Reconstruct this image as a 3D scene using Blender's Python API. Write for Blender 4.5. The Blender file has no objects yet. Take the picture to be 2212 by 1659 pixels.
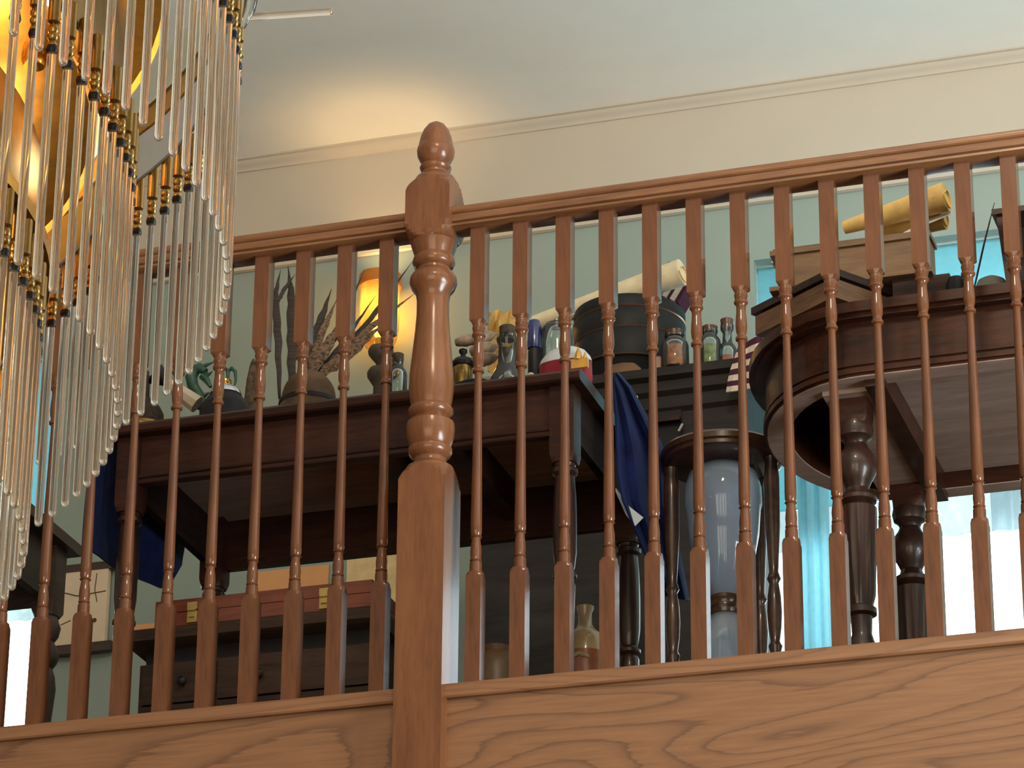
import bpy, bmesh, math, random
from mathutils import Vector, Matrix
random.seed(7)
R = math.radians
sc = bpy.context.scene
col = sc.collection

# ------------------------------------------------------------------ camera
F, YAW, PITCH, ROLL = 7700.0, 0.3123, 0.4150, 0.0090
CAM = Vector((2.1948, -6.2891, -2.2790))
_f = Vector((-math.sin(YAW)*math.cos(PITCH), math.cos(YAW)*math.cos(PITCH), math.sin(PITCH)))
_r0 = Vector((math.cos(YAW), math.sin(YAW), 0)); _u0 = _r0.cross(_f)
CR = _r0*math.cos(ROLL) + _u0*math.sin(ROLL)
CU = -_r0*math.sin(ROLL) + _u0*math.cos(ROLL)
CF = _f
cam = bpy.data.cameras.new('camera'); cam_o = bpy.data.objects.new('camera', cam); col.objects.link(cam_o)
m = Matrix((CR, CU, -CF)).transposed().to_4x4(); m.translation = CAM
cam_o.matrix_world = m
cam.sensor_fit = 'HORIZONTAL'; cam.sensor_width = 36.0; cam.lens = 36.0*F/2212.0
cam.clip_end = 100
sc.camera = cam_o

def ray(u, v):
    return CR*((u-1106)/F) + CU*(-(v-829.5)/F) + CF
def at(u, v, Y):
    d = ray(u, v); return CAM + d*((Y-CAM.y)/d.y)
def atz(u, v, Z):
    d = ray(u, v); return CAM + d*((Z-CAM.z)/d.z)
def project(P):
    q = Vector(P)-CAM; w = q.dot(CF)
    return 1106+F*q.dot(CR)/w, 829.5-F*q.dot(CU)/w
def mpp(P):
    return (Vector(P)-CAM).dot(CF)/F          # metres per pixel at a point

# ------------------------------------------------------------------ world, light, exposure
world = bpy.data.worlds.new('sky'); sc.world = world; world.use_nodes = True
bg = world.node_tree.nodes['Background']
bg.inputs[0].default_value = (0.78, 0.93, 1.0, 1); bg.inputs[1].default_value = 6.5

def area(name, loc, target, sx, sy, power, color):
    l = bpy.data.lights.new(name, 'AREA'); l.shape = 'RECTANGLE'; l.size = sx; l.size_y = sy
    l.energy = power; l.color = color
    o = bpy.data.objects.new(name, l); col.objects.link(o); o.location = loc
    o.rotation_euler = (Vector(target)-Vector(loc)).to_track_quat('-Z', 'Y').to_euler()
    return o
area('hall_fill_light', (1.5, -9.3, -0.6), (0.2, 0, 0.6), 6.0, 4.0, 300, (1.0, 0.88, 0.70))  # added front fill for the woodwork; the front wall has no window
area('hall_fill_light_side', (5.2, -1.3, -0.5), (0.8, 1.3, 2.35), 2.4, 1.8, 470, (0.88, 0.97, 1.0))  # added side fill to brighten the ceiling; no window in that wall
area('hall_ceiling_lamp', (1.15, -2.4, 2.36), (0.9, -0.9, 0.0), 0.5, 0.5, 55, (1.0, 0.82, 0.58))
vs = sc.view_settings
vs.view_transform = 'Standard'; vs.look = 'None'; vs.gamma = 1.0; vs.exposure = 0.0
vs.use_curve_mapping = False
sc.cycles.use_denoising = True
sc.cycles.use_adaptive_sampling = True; sc.cycles.adaptive_threshold = 0.04
sc.cycles.max_bounces = 8; sc.cycles.diffuse_bounces = 4; sc.cycles.glossy_bounces = 5
sc.cycles.transmission_bounces = 7; sc.cycles.transparent_max_bounces = 16
sc.cycles.sample_clamp_indirect = 6.0
sc.cycles.caustics_reflective = False; sc.cycles.caustics_refractive = False

# ------------------------------------------------------------------ materials
MATS = {}
def new_mat(name):
    mt = bpy.data.materials.new(name); mt.use_nodes = True
    nt = mt.node_tree; b = nt.nodes['Principled BSDF']
    MATS[name] = mt
    return mt, nt, b
def coords(nt, scale=(1, 1, 1), rot=(0, 0, 0), kind='Object'):
    tc = nt.nodes.new('ShaderNodeTexCoord'); mp = nt.nodes.new('ShaderNodeMapping')
    mp.inputs['Scale'].default_value = scale; mp.inputs['Rotation'].default_value = rot
    nt.links.new(tc.outputs[kind], mp.inputs[0]); return mp.outputs[0]
def noise(nt, vec, scale, detail=3, rough=0.55, dist=0.0):
    n = nt.nodes.new('ShaderNodeTexNoise'); n.inputs['Scale'].default_value = scale
    n.inputs['Detail'].default_value = detail; n.inputs['Roughness'].default_value = rough
    n.inputs['Distortion'].default_value = dist
    if vec is not None: nt.links.new(vec, n.inputs['Vector'])
    return n.outputs['Fac']
def ramp(nt, fac, stops):
    r = nt.nodes.new('ShaderNodeValToRGB'); el = r.color_ramp.elements
    while len(el) < len(stops): el.new(0.5)
    for e, (p, c) in zip(el, stops):
        e.position = p; e.color = (*c, 1) if len(c) == 3 else c
    nt.links.new(fac, r.inputs[0]); return r.outputs[0]
def math_n(nt, op, a, b=None):
    n = nt.nodes.new('ShaderNodeMath'); n.operation = op
    for i, x in enumerate((a, b)):
        if x is None: continue
        if hasattr(x, 'is_linked'): nt.links.new(x, n.inputs[i])
        else: n.inputs[i].default_value = x
    return n.outputs[0]
def bump(nt, b, h, strength, dist=0.002):
    n = nt.nodes.new('ShaderNodeBump'); n.inputs['Strength'].default_value = strength
    n.inputs['Distance'].default_value = dist
    nt.links.new(h, n.inputs['Height']); nt.links.new(n.outputs[0], b.inputs['Normal'])
def mixc(nt, fac, a, b):
    n = nt.nodes.new('ShaderNodeMix'); n.data_type = 'RGBA'
    for k, x in ((0, fac), (6, a), (7, b)):
        if hasattr(x, 'is_linked'): nt.links.new(x, n.inputs[k])
        else: n.inputs[k].default_value = (*x, 1) if isinstance(x, tuple) else x
    return n.outputs[2]

def wood(name, base, dark, scale=(6, 6, 0.8), rough=0.38, coat=0.5, coat_rough=0.12, fine=26, bumpy=0.15):
    """grain runs along the axis whose scale is the smallest"""
    mt, nt, b = new_mat(name)
    v = coords(nt, scale)
    g = noise(nt, v, 3.0, 4, 0.6, 0.6)
    g2 = noise(nt, v, fine, 3, 0.6)
    s = math_n(nt, 'ADD', math_n(nt, 'MULTIPLY', g, 0.65), math_n(nt, 'MULTIPLY', g2, 0.35))
    c = ramp(nt, s, [(0.36, dark), (0.58, base), (0.75, tuple(min(1, x*1.18) for x in base))])
    nt.links.new(c, b.inputs['Base Color'])
    b.inputs['Roughness'].default_value = rough
    b.inputs['Coat Weight'].default_value = coat; b.inputs['Coat Roughness'].default_value = coat_rough
    bump(nt, b, g2, bumpy, 0.001)
    return mt
def oak_board(name, base, dark):
    """flat sawn oak: cathedral grain lines as contours of a stretched field"""
    mt, nt, b = new_mat(name)
    v = coords(nt, (0.70, 1.0, 4.2))
    lo = noise(nt, v, 1.25, 1, 0.4, 0.25)
    v2 = coords(nt, (3.0, 3.0, 60))
    hi = noise(nt, v2, 2.2, 3, 0.6)
    ph = math_n(nt, 'ADD', math_n(nt, 'MULTIPLY', lo, 19.0), math_n(nt, 'MULTIPLY', hi, 0.45))
    fr = math_n(nt, 'FRACT', ph)
    line = ramp(nt, fr, [(0.0, (0.30, 0.30, 0.30)), (0.07, (0.88, 0.88, 0.88)), (0.55, (1, 1, 1)), (0.86, (0.78, 0.78, 0.78)), (1.0, (0.30, 0.30, 0.30))])
    fine = ramp(nt, hi, [(0.3, (0.6, 0.6, 0.6)), (0.6, (1, 1, 1))])
    k = nt.nodes.new('ShaderNodeMix'); k.data_type = 'RGBA'; k.blend_type = 'MULTIPLY'; k.inputs[0].default_value = 0.75
    nt.links.new(line, k.inputs[6]); nt.links.new(fine, k.inputs[7])
    c = mixc(nt, k.outputs[2], dark, base)
    nt.links.new(c, b.inputs['Base Color'])
    b.inputs['Roughness'].default_value = 0.42; b.inputs['Coat Weight'].default_value = 0.25
    b.inputs['Coat Roughness'].default_value = 0.25
    bump(nt, b, hi, 0.12, 0.001)
    return mt
def plain(name, c, rough=0.5, metal=0.0, spec=0.5, coat=0.0, var=0.12, nscale=30, bumpy=0.0):
    mt, nt, b = new_mat(name)
    n = noise(nt, coords(nt), nscale, 4, 0.6)
    cc = ramp(nt, n, [(0.3, tuple(x*(1-var) for x in c)), (0.7, tuple(min(1, x*(1+var)) for x in c))])
    nt.links.new(cc, b.inputs['Base Color'])
    b.inputs['Roughness'].default_value = rough; b.inputs['Metallic'].default_value = metal
    b.inputs['Specular IOR Level'].default_value = spec; b.inputs['Coat Weight'].default_value = coat
    if bumpy: bump(nt, b, n, bumpy, 0.002)
    return mt
def glass(name, c=(1, 1, 1), rough=0.02, ior=1.45, milky=0.0, mc=(0.9, 0.9, 0.9)):
    mt, nt, b = new_mat(name)
    n = noise(nt, coords(nt), 40, 2)
    cc = ramp(nt, n, [(0.3, tuple(x*0.97 for x in c)), (0.7, c)])
    nt.links.new(cc, b.inputs['Base Color'])
    b.inputs['Roughness'].default_value = rough; b.inputs['IOR'].default_value = ior
    b.inputs['Transmission Weight'].default_value = 1.0
    if milky:
        out = nt.nodes['Material Output']
        d = nt.nodes.new('ShaderNodeBsdfDiffuse'); d.inputs[0].default_value = (*mc, 1)
        t = nt.nodes.new('ShaderNodeBsdfTranslucent'); t.inputs[0].default_value = (*mc, 1)
        a = nt.nodes.new('ShaderNodeMixShader'); a.inputs[0].default_value = 0.5
        nt.links.new(d.outputs[0], a.inputs[1]); nt.links.new(t.outputs[0], a.inputs[2])
        x = nt.nodes.new('ShaderNodeMixShader'); x.inputs[0].default_value = milky
        nt.links.new(b.outputs[0], x.inputs[1]); nt.links.new(a.outputs[0], x.inputs[2])
        nt.links.new(x.outputs[0], out.inputs[0])
    return mt
def thin_cloth(name, c, opacity=1.0, trans=0.7, pattern=None):
    """curtain cloth: part translucent, part see-through between the threads"""
    mt, nt, b = new_mat(name)
    out = nt.nodes['Material Output']
    d = nt.nodes.new('ShaderNodeBsdfDiffuse'); t = nt.nodes.new('ShaderNodeBsdfTranslucent')
    tr = nt.nodes.new('ShaderNodeBsdfTransparent')
    n = noise(nt, coords(nt, (1, 1, 1)), 60, 3)
    cc = ramp(nt, n, [(0.3, tuple(x*0.93 for x in c)), (0.7, c)])
    nt.links.new(cc, d.inputs[0]); nt.links.new(cc, t.inputs[0])
    a = nt.nodes.new('ShaderNodeMixShader'); a.inputs[0].default_value = trans
    nt.links.new(d.outputs[0], a.inputs[1]); nt.links.new(t.outputs[0], a.inputs[2])
    x = nt.nodes.new('ShaderNodeMixShader'); x.inputs[0].default_value = opacity
    if pattern:
        w = nt.nodes.new('ShaderNodeTexVoronoi'); w.inputs['Scale'].default_value = pattern
        w.feature = 'DISTANCE_TO_EDGE'
        nt.links.new(coords(nt), w.inputs['Vector'])
        o = ramp(nt, w.outputs['Distance'], [(0.05, (1, 1, 1)), (0.3, (opacity, opacity, opacity))])
        nt.links.new(o, x.inputs[0])
    nt.links.new(tr.outputs[0], x.inputs[1]); nt.links.new(a.outputs[0], x.inputs[2])
    nt.links.new(x.outputs[0], out.inputs[0])
    return mt
def velvet(name, c):
    mt, nt, b = new_mat(name)
    n = noise(nt, coords(nt, (1, 1, 1)), 22, 4, 0.65, 0.4)
    cc = ramp(nt, n, [(0.3, tuple(x*0.55 for x in c)), (0.7, tuple(x*1.35 for x in c))])
    nt.links.new(cc, b.inputs['Base Color']); b.inputs['Roughness'].default_value = 0.85
    b.inputs['Sheen Weight'].default_value = 0.15; b.inputs['Specular IOR Level'].default_value = 0.15; b.inputs['Sheen Roughness'].default_value = 0.4
    b.inputs['Sheen Tint'].default_value = (0.35, 0.5, 1.0, 1)
    return mt
def emit(name, c, s):
    mt, nt, b = new_mat(name)
    n = noise(nt, coords(nt), 20, 2)
    cc = ramp(nt, n, [(0.2, tuple(x*0.97 for x in c)), (0.8, c)])
    nt.links.new(cc, b.inputs['Emission Color']); b.inputs['Emission Strength'].default_value = s
    b.inputs['Base Color'].default_value = (*c, 1)
    return mt
def stripes(name, c1, c2, freq, axis='Z', duty=0.5):
    mt, nt, b = new_mat(name)
    s = nt.nodes.new('ShaderNodeSeparateXYZ'); nt.links.new(coords(nt), s.inputs[0])
    fr = math_n(nt, 'FRACT', math_n(nt, 'MULTIPLY', s.outputs[axis], freq))
    n = noise(nt, coords(nt), 120, 2)
    st = math_n(nt, 'GREATER_THAN', fr, duty)
    cc = mixc(nt, st, c1, c2)
    nt.links.new(cc, b.inputs['Base Color']); b.inputs['Roughness'].default_value = 0.9
    bump(nt, b, n, 0.4, 0.002)
    return mt

OAK = wood('stained_oak', (0.140, 0.049, 0.018), (0.086, 0.029, 0.011), (7, 7, 0.9), 0.5, 0.75, 0.09, 20, 0.05)
NEWELW = wood('stained_oak_newel', (0.185, 0.070, 0.027), (0.122, 0.044, 0.017), (7, 7, 0.9), 0.5, 0.6, 0.20, 20, 0.05)  # oak copy made brighter, painting in the light the protruding newel catches
for m_ in (OAK, NEWELW): m_.node_tree.nodes['Principled BSDF'].inputs['Specular IOR Level'].default_value = 0.12
RAILW = wood('stained_oak_rail', (0.225, 0.095, 0.036), (0.13, 0.050, 0.019), (0.9, 9, 9), 0.36, 0.45, 0.15, 20, 0.05)
BOARD = oak_board('oak_fascia', (0.255, 0.116, 0.050), (0.085, 0.034, 0.016))
BASEB = oak_board('oak_base_rail', (0.25, 0.112, 0.048), (0.13, 0.053, 0.023))
MAHOG = wood('dark_mahogany', (0.060, 0.021, 0.012), (0.022, 0.008, 0.006), (1.0, 8, 8), 0.42, 0.12, 0.2, 18, 0.05)
MAHOGV = wood('dark_mahogany_leg', (0.050, 0.018, 0.011), (0.016, 0.007, 0.005), (8, 8, 1), 0.38, 0.35, 0.10, 18, 0.05)
WALNUT = wood('walnut_table', (0.060, 0.018, 0.008), (0.020, 0.007, 0.004), (1, 8, 8), 0.40, 0.25, 0.12, 18, 0.05)
UNDER = wood('lightened_underside', (0.46, 0.33, 0.27), (0.34, 0.24, 0.19), (1, 8, 8), 0.8, 0.0, 0.3, 18, 0.05)  # pale underside wood, lightened further to paint in bounced light
EBONY = wood('black_painted_wood', (0.034, 0.028, 0.025), (0.018, 0.015, 0.014), (1, 5, 5), 0.6, 0.0, 0.3, 14, 0.05)
EBONY.node_tree.nodes['Principled BSDF'].inputs['Specular IOR Level'].default_value = 0.25
CHESTW = wood('old_chest_wood', (0.066, 0.037, 0.026), (0.026, 0.015, 0.011), (1, 8, 8), 0.55, 0.1, 0.3, 14, 0.1)
for m_ in ('old_chest_wood', 'dark_mahogany', 'walnut_table'): MATS[m_].node_tree.nodes['Principled BSDF'].inputs['Specular IOR Level'].default_value = 0.2
REDWOOD = wood('red_brown_wood', (0.21, 0.048, 0.020), (0.10, 0.020, 0.010), (1, 9, 9), 0.35, 0.5, 0.15, 12, 0.05)
TANWOOD = wood('tan_oak_box', (0.23, 0.125, 0.052), (0.13, 0.066, 0.028), (1, 9, 9), 0.5, 0.1, 0.3, 22, 0.05)
TANV = wood('brown_oak_tray', (0.27, 0.135, 0.06), (0.14, 0.066, 0.030), (1, 1, 9), 0.5, 0.1, 0.3, 22, 0.05)
BENCHW = wood('grey_brown_bench', (0.070, 0.040, 0.026), (0.03, 0.018, 0.013), (2, 2, 8), 0.55, 0.1, 0.3, 16, 0.08)
HGWOOD = wood('hourglass_wood', (0.075, 0.034, 0.017), (0.03, 0.014, 0.008), (4, 4, 4), 0.3, 0.5, 0.1, 18, 0.05)
TEAL = plain('grey_green_wall_paint', (0.31, 0.385, 0.345), 0.85, var=0.03, nscale=6)
SHADEWOOD = wood('shaded_apron_wood', (0.030, 0.015, 0.011), (0.014, 0.008, 0.006), (8, 1, 8), 0.95, 0.0, 0.3, 18, 0.05)  # apron wood darkened and dulled to paint in shade at the table ends
SHADEWOOD.node_tree.nodes['Principled BSDF'].inputs['Specular IOR Level'].default_value = 0.1
CREAM = plain('cream_paint', (0.565, 0.50, 0.405), 0.8, var=0.02, nscale=5)
CEIL = plain('ceiling_paint', (0.89, 0.875, 0.81), 0.85, var=0.02, nscale=5)
WHITEP = plain('white_gloss_paint', (0.80, 0.82, 0.80), 0.4, var=0.03)
FLOORM = wood('gallery_floorboards', (0.16, 0.09, 0.05), (0.09, 0.05, 0.028), (0.6, 6, 1), 0.5, 0.1)
HALLW = plain('hall_wall_paint', (0.50, 0.43, 0.34), 0.9, var=0.03, nscale=4)
GLASSROD = glass('chandelier_glass', (1.0, 0.95, 0.88), 0.04, 1.45, 0.17, (1.0, 0.92, 0.80))
def thin_glass(name, tint, gloss=1.35, milky=0.0, mc=(1, 1, 1)):
    mt, nt, b = new_mat(name); out = nt.nodes['Material Output']
    tr = nt.nodes.new('ShaderNodeBsdfTransparent'); gl = nt.nodes.new('ShaderNodeBsdfGlossy'); gl.inputs['Roughness'].default_value = 0.04
    n = noise(nt, coords(nt), 30, 2); c = ramp(nt, n, [(0.3, tuple(x*0.96 for x in tint)), (0.7, tint)]); nt.links.new(c, tr.inputs[0])
    fr = nt.nodes.new('ShaderNodeFresnel'); fr.inputs[0].default_value = gloss
    x = nt.nodes.new('ShaderNodeMixShader'); nt.links.new(fr.outputs[0], x.inputs[0]); nt.links.new(tr.outputs[0], x.inputs[1]); nt.links.new(gl.outputs[0], x.inputs[2])
    last = x
    if milky:
        d = nt.nodes.new('ShaderNodeBsdfDiffuse'); d.inputs[0].default_value = (*mc, 1)
        t = nt.nodes.new('ShaderNodeBsdfTranslucent'); t.inputs[0].default_value = (*mc, 1)
        a = nt.nodes.new('ShaderNodeMixShader'); a.inputs[0].default_value = 0.6
        nt.links.new(d.outputs[0], a.inputs[1]); nt.links.new(t.outputs[0], a.inputs[2])
        y = nt.nodes.new('ShaderNodeMixShader'); y.inputs[0].default_value = milky
        nt.links.new(x.outputs[0], y.inputs[1]); nt.links.new(a.outputs[0], y.inputs[2]); last = y
    nt.links.new(last.outputs[0], out.inputs[0]); return mt
CLEAR = thin_glass('clear_glass', (0.90, 0.94, 0.93), 1.45, 0.03)
SANDGLASS = thin_glass('hourglass_glass', (0.84, 0.90, 0.98), 1.5, 0.32, (0.82, 0.91, 1.0))  # milky blue tint paints in window light refracted by the bulbs
AMBERGL = thin_glass('amber_shade_glass', (0.55, 0.44, 0.22), 1.3, 0.10, (1.0, 0.72, 0.32))
BRASS = plain('polished_brass', (0.80, 0.50, 0.14), 0.16, 1.0, var=0.1, nscale=60)
DKBRASS = plain('aged_brass', (0.33, 0.21, 0.07), 0.30, 1.0, var=0.2, nscale=60)
LATCH = plain('latch_brass', (0.55, 0.40, 0.14), 0.4, 0.6, var=0.15)
STEEL = plain('chrome', (0.75, 0.78, 0.82), 0.12, 1.0, var=0.05)
BLACKM = plain('black_iron', (0.010, 0.009, 0.011), 0.45, var=0.3, spec=0.3)
NAVY = velvet('navy_velvet', (0.008, 0.015, 0.075))
BLACKV = velvet('black_velvet', (0.006, 0.006, 0.009))
LINING = plain('pale_lining', (0.62, 0.68, 0.70), 0.7, var=0.1)
PARCH = plain('parchment', (0.80, 0.60, 0.31), 0.75, var=0.14, nscale=25, bumpy=0.2)
PARCHP = plain('pale_parchment', (0.84, 0.72, 0.49), 0.75, var=0.12, nscale=25, bumpy=0.2)
PARCHG = plain('golden_parchment', (0.72, 0.47, 0.15), 0.65, var=0.18, nscale=30, bumpy=0.25)
ORANGEP = plain('orange_paper', (0.80, 0.40, 0.17), 0.8, var=0.05)
PAPER = plain('white_paper', (0.85, 0.87, 0.88), 0.7, var=0.04)
HATBOX = plain('black_lacquer_box', (0.016, 0.016, 0.019), 0.5, var=0.2, spec=0.25)
COPPER = plain('copper_wire', (0.45, 0.25, 0.14), 0.35, 0.8, var=0.1)
FEATHERD = wood('dark_feather', (0.040, 0.024, 0.016), (0.008, 0.006, 0.005), (3, 3, 40), 0.7, 0, 0.3, 6, 0.1)
FEATHERS = wood('speckled_pheasant_feather', (0.20, 0.11, 0.055), (0.020, 0.012, 0.008), (40, 40, 70), 0.7, 0, 0.3, 3, 0.2)
STONE = plain('dark_stone', (0.075, 0.060, 0.038), 0.75, var=0.3, nscale=40, bumpy=0.4)
GREYST = plain('grey_stone', (0.20, 0.185, 0.165), 0.6, var=0.2, nscale=40)
HATM = plain('brown_felt', (0.105, 0.058, 0.028), 0.9, var=0.3, nscale=30, bumpy=0.3)
BASKET = plain('dark_wicker', (0.050, 0.030, 0.018), 0.8, var=0.5, nscale=90, bumpy=0.8)
GREEND = plain('dragon_green', (0.020, 0.070, 0.045), 0.5, var=0.5, nscale=60, bumpy=0.6)
IVORY = plain('ivory', (0.66, 0.54, 0.40), 0.5, var=0.1)
SHELL = plain('seashell', (0.33, 0.24, 0.17), 0.45, var=0.6, nscale=45)
CORK = plain('cork', (0.085, 0.062, 0.042), 0.9, var=0.35, nscale=120, bumpy=0.4)
BROWNLID = plain('brown_stopper', (0.105, 0.035, 0.014), 0.3, coat=0.5, var=0.25)
REDP = plain('red_lacquer', (0.28, 0.010, 0.022), 0.4, var=0.15)
WHITEC = plain('white_ceramic', (0.75, 0.77, 0.78), 0.25, var=0.05, coat=0.5)
GOLDF = plain('gold_figure', (0.75, 0.42, 0.10), 0.35, 0.7, var=0.2)
SAND = plain('bottle_sand', (0.62, 0.50, 0.34), 0.9, var=0.15)
SPICE = plain('orange_spice', (0.75, 0.22, 0.07), 0.8, var=0.5, nscale=60)
HERB = plain('green_herbs', (0.34, 0.40, 0.12), 0.8, var=0.6, nscale=60)
BERRY = plain('red_berries', (0.65, 0.14, 0.08), 0.7, var=0.4, nscale=60)
BLUEGL = plain('blue_glaze', (0.012, 0.020, 0.12), 0.25, coat=0.6, var=0.3)
CERAM = plain('cream_stoneware', (0.43, 0.32, 0.17), 0.3, coat=0.5, var=0.08)
TERRA = plain('terracotta_glaze', (0.30, 0.105, 0.055), 0.35, coat=0.3, var=0.2)
CRACKED = plain('aged_cream_board', (0.82, 0.66, 0.49), 0.7, var=0.10, nscale=9)
CRACK = plain('dark_crack', (0.10, 0.06, 0.03), 0.9)
SCARF = stripes('maroon_cream_scarf', (0.085, 0.012, 0.030), (0.70, 0.55, 0.36), 19, 'Z', 0.52)
MAROON = plain('maroon_wool', (0.075, 0.012, 0.038), 0.95, var=0.2, nscale=80, bumpy=0.5)
CREAMWOOL = plain('cream_wool', (0.70, 0.60, 0.50), 0.95, var=0.1, nscale=80, bumpy=0.5)
BLIND = thin_cloth('light_blue_blind', (0.34, 0.62, 0.66), 1.0, 0.7)
CURTAIN = thin_cloth('light_blue_curtain', (0.52, 0.80, 0.86), 1.0, 0.75)
LACE = thin_cloth('white_lace', (0.66, 0.74, 0.74), 0.90, 0.75, 26)
NET = thin_cloth('white_net_curtain', (0.40, 0.50, 0.54), 0.45, 0.85)
AMBERPL = plain('amber_brass_plate', (0.62, 0.32, 0.045), 0.32, 0.85, var=0.25, nscale=25)
PALEBAND = plain('pale_enamel', (0.62, 0.68, 0.60), 0.3, var=0.05)
BULB = emit('lamp_bulb', (1.0, 0.82, 0.50), 14.0)
CBULB = emit('chandelier_bulb', (1.0, 0.76, 0.40), 30.0)

# ------------------------------------------------------------------ mesh helpers
class MB:
    def __init__(s): s.v = []; s.f = []
    def add(s, vs, fs):
        o = len(s.v); s.v += [tuple(x) for x in vs]; s.f += [tuple(i+o for i in f) for f in fs]; return s
    def box(s, c, d, rz=0.0, mat=None):
        c = Vector(c); hx, hy, hz = d[0]/2, d[1]/2, d[2]/2
        M = mat or Matrix.Rotation(rz, 3, 'Z')
        vs = [c + M @ Vector((x*hx, y*hy, z*hz)) for x in (-1, 1) for y in (-1, 1) for z in (-1, 1)]
        return s.add(vs, [(0, 1, 3, 2), (4, 6, 7, 5), (0, 4, 5, 1), (2, 3, 7, 6), (0, 2, 6, 4), (1, 5, 7, 3)])
    def b2(s, x0, x1, y0, y1, z0, z1):
        return s.box(((x0+x1)/2, (y0+y1)/2, (z0+z1)/2), (x1-x0, y1-y0, z1-z0))
    def rings(s, rows, close_start=True, close_end=True):
        o = len(s.v); n = len(rows[0])
        for r in rows: s.v += [tuple(p) for p in r]
        for i in range(len(rows)-1):
            for j in range(n):
                k = (j+1) % n
                s.f.append((o+i*n+j, o+i*n+k, o+(i+1)*n+k, o+(i+1)*n+j))
        if close_start: s.f.append(tuple(o+j for j in reversed(range(n))))
        if close_end: s.f.append(tuple(o+(len(rows)-1)*n+j for j in range(n)))
        return s
    def lathe(s, prof, seg=20, c=(0, 0, 0), closed=False, sy=1.0):
        """prof: (radius, z)"""
        rows = [[(c[0]+r*math.cos(2*math.pi*j/seg), c[1]+sy*r*math.sin(2*math.pi*j/seg), c[2]+z) for j in range(seg)] for r, z in prof]
        if closed:
            rows.append(rows[0]); return s.rings(rows, False, False)
        return s.rings(rows)
    def loft(s, prof, half, seg=16, c=(0, 0, 0)):
        """turned square: prof = (circle radius, z); section = square cut by the circle"""
        rows = []
        for r, z in prof:
            row = []
            for j in range(seg):
                a = 2*math.pi*j/seg
                q = half/max(abs(math.cos(a)), abs(math.sin(a)))
                k = min(r, q); row.append((c[0]+k*math.cos(a), c[1]+k*math.sin(a), c[2]+z))
            rows.append(row)
        return s.rings(rows)
    def tube(s, pts, r, seg=8, flat=1.0):
        pts = [Vector(p) for p in pts]; rows = []
        rr = r if isinstance(r, (list, tuple)) else [r]*len(pts)
        prev = None
        for i, p in enumerate(pts):
            t = (pts[min(i+1, len(pts)-1)]-pts[max(i-1, 0)]).normalized()
            a = Vector((0, 0, 1)) if abs(t.z) < 0.9 else Vector((1, 0, 0))
            n1 = t.cross(a).normalized() if prev is None else (prev - t*prev.dot(t)).normalized()
            prev = n1; n2 = t.cross(n1)
            rows.append([p + n1*(rr[i]*math.cos(2*math.pi*j/seg)) + n2*(flat*rr[i]*math.sin(2*math.pi*j/seg)) for j in range(seg)])
        return s.rings(rows)
    def prism(s, outline, z0, z1):
        n = len(outline); o = len(s.v)
        s.v += [(x, y, z0) for x, y in outline] + [(x, y, z1) for x, y in outline]
        s.f.append(tuple(o+i for i in reversed(range(n)))); s.f.append(tuple(o+n+i for i in range(n)))
        for i in range(n):
            k = (i+1) % n; s.f.append((o+i, o+k, o+n+k, o+n+i))
        return s
    def extr(s, prof, x0, x1):
        """profile (y, z) pushed along x"""
        n = len(prof); o = len(s.v)
        s.v += [(x0, y, z) for y, z in prof] + [(x1, y, z) for y, z in prof]
        s.f.append(tuple(o+i for i in range(n))); s.f.append(tuple(o+n+i for i in reversed(range(n))))
        for i in range(n):
            k = (i+1) % n; s.f.append((o+k, o+i, o+n+i, o+n+k))
        return s
    def sheet(s, grid, th=0.003):
        """grid[i][j] of points, given thickness along the normal"""
        h, w = len(grid), len(grid[0]); P = [[Vector(p) for p in r] for r in grid]
        def nrm(i, j):
            a = P[min(i+1, h-1)][j]-P[max(i-1, 0)][j]; b = P[i][min(j+1, w-1)]-P[i][max(j-1, 0)]
            c = a.cross(b); return c.normalized() if c.length > 1e-9 else Vector((0, 1, 0))
        N = [[nrm(i, j)*th/2 for j in range(w)] for i in range(h)]
        vs = [P[i][j]+N[i][j] for i in range(h) for j in range(w)] + [P[i][j]-N[i][j] for i in range(h) for j in range(w)]
        A = lambda i, j: i*w+j
        B = lambda i, j: h*w+i*w+j
        fs = []
        for i in range(h-1):
            for j in range(w-1):
                fs.append((A(i, j), A(i+1, j), A(i+1, j+1), A(i, j+1)))
                fs.append((B(i, j), B(i, j+1), B(i+1, j+1), B(i+1, j)))
        for i in range(h-1):
            fs.append((A(i, 0), B(i, 0), B(i+1, 0), A(i+1, 0))); fs.append((A(i, w-1), A(i+1, w-1), B(i+1, w-1), B(i, w-1)))
        for j in range(w-1):
            fs.append((A(0, j), A(0, j+1), B(0, j+1), B(0, j))); fs.append((A(h-1, j), B(h-1, j), B(h-1, j+1), A(h-1, j+1)))
        return s.add(vs, fs)
    def mesh(s, name, mat, smooth=True, angle=38):
        me = bpy.data.meshes.new(name); me.from_pydata([tuple(v) for v in s.v], [], s.f)
        bm = bmesh.new(); bm.from_mesh(me); bmesh.ops.recalc_face_normals(bm, faces=bm.faces); bm.to_mesh(me); bm.free()
        me.materials.append(mat)
        if smooth:
            me.shade_smooth(); me.set_sharp_from_angle(angle=R(angle))
        me.update(); return me
    def build(s, name, mat, parent=None, loc=(0, 0, 0), rz=0.0, smooth=True, angle=38):
        return link(s.mesh(name, mat, smooth, angle), name, parent, loc, rz)
def link(me, name, parent=None, loc=(0, 0, 0), rz=0.0):
    o = bpy.data.objects.new(name, me); col.objects.link(o)
    o.location = loc; o.rotation_euler = (0, 0, rz)
    if parent: o.parent = parent
    return o
def tag(o, label, cat, group=None):
    o['label'] = label; o['category'] = cat
    if group: o['group'] = group
    return o
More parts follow.
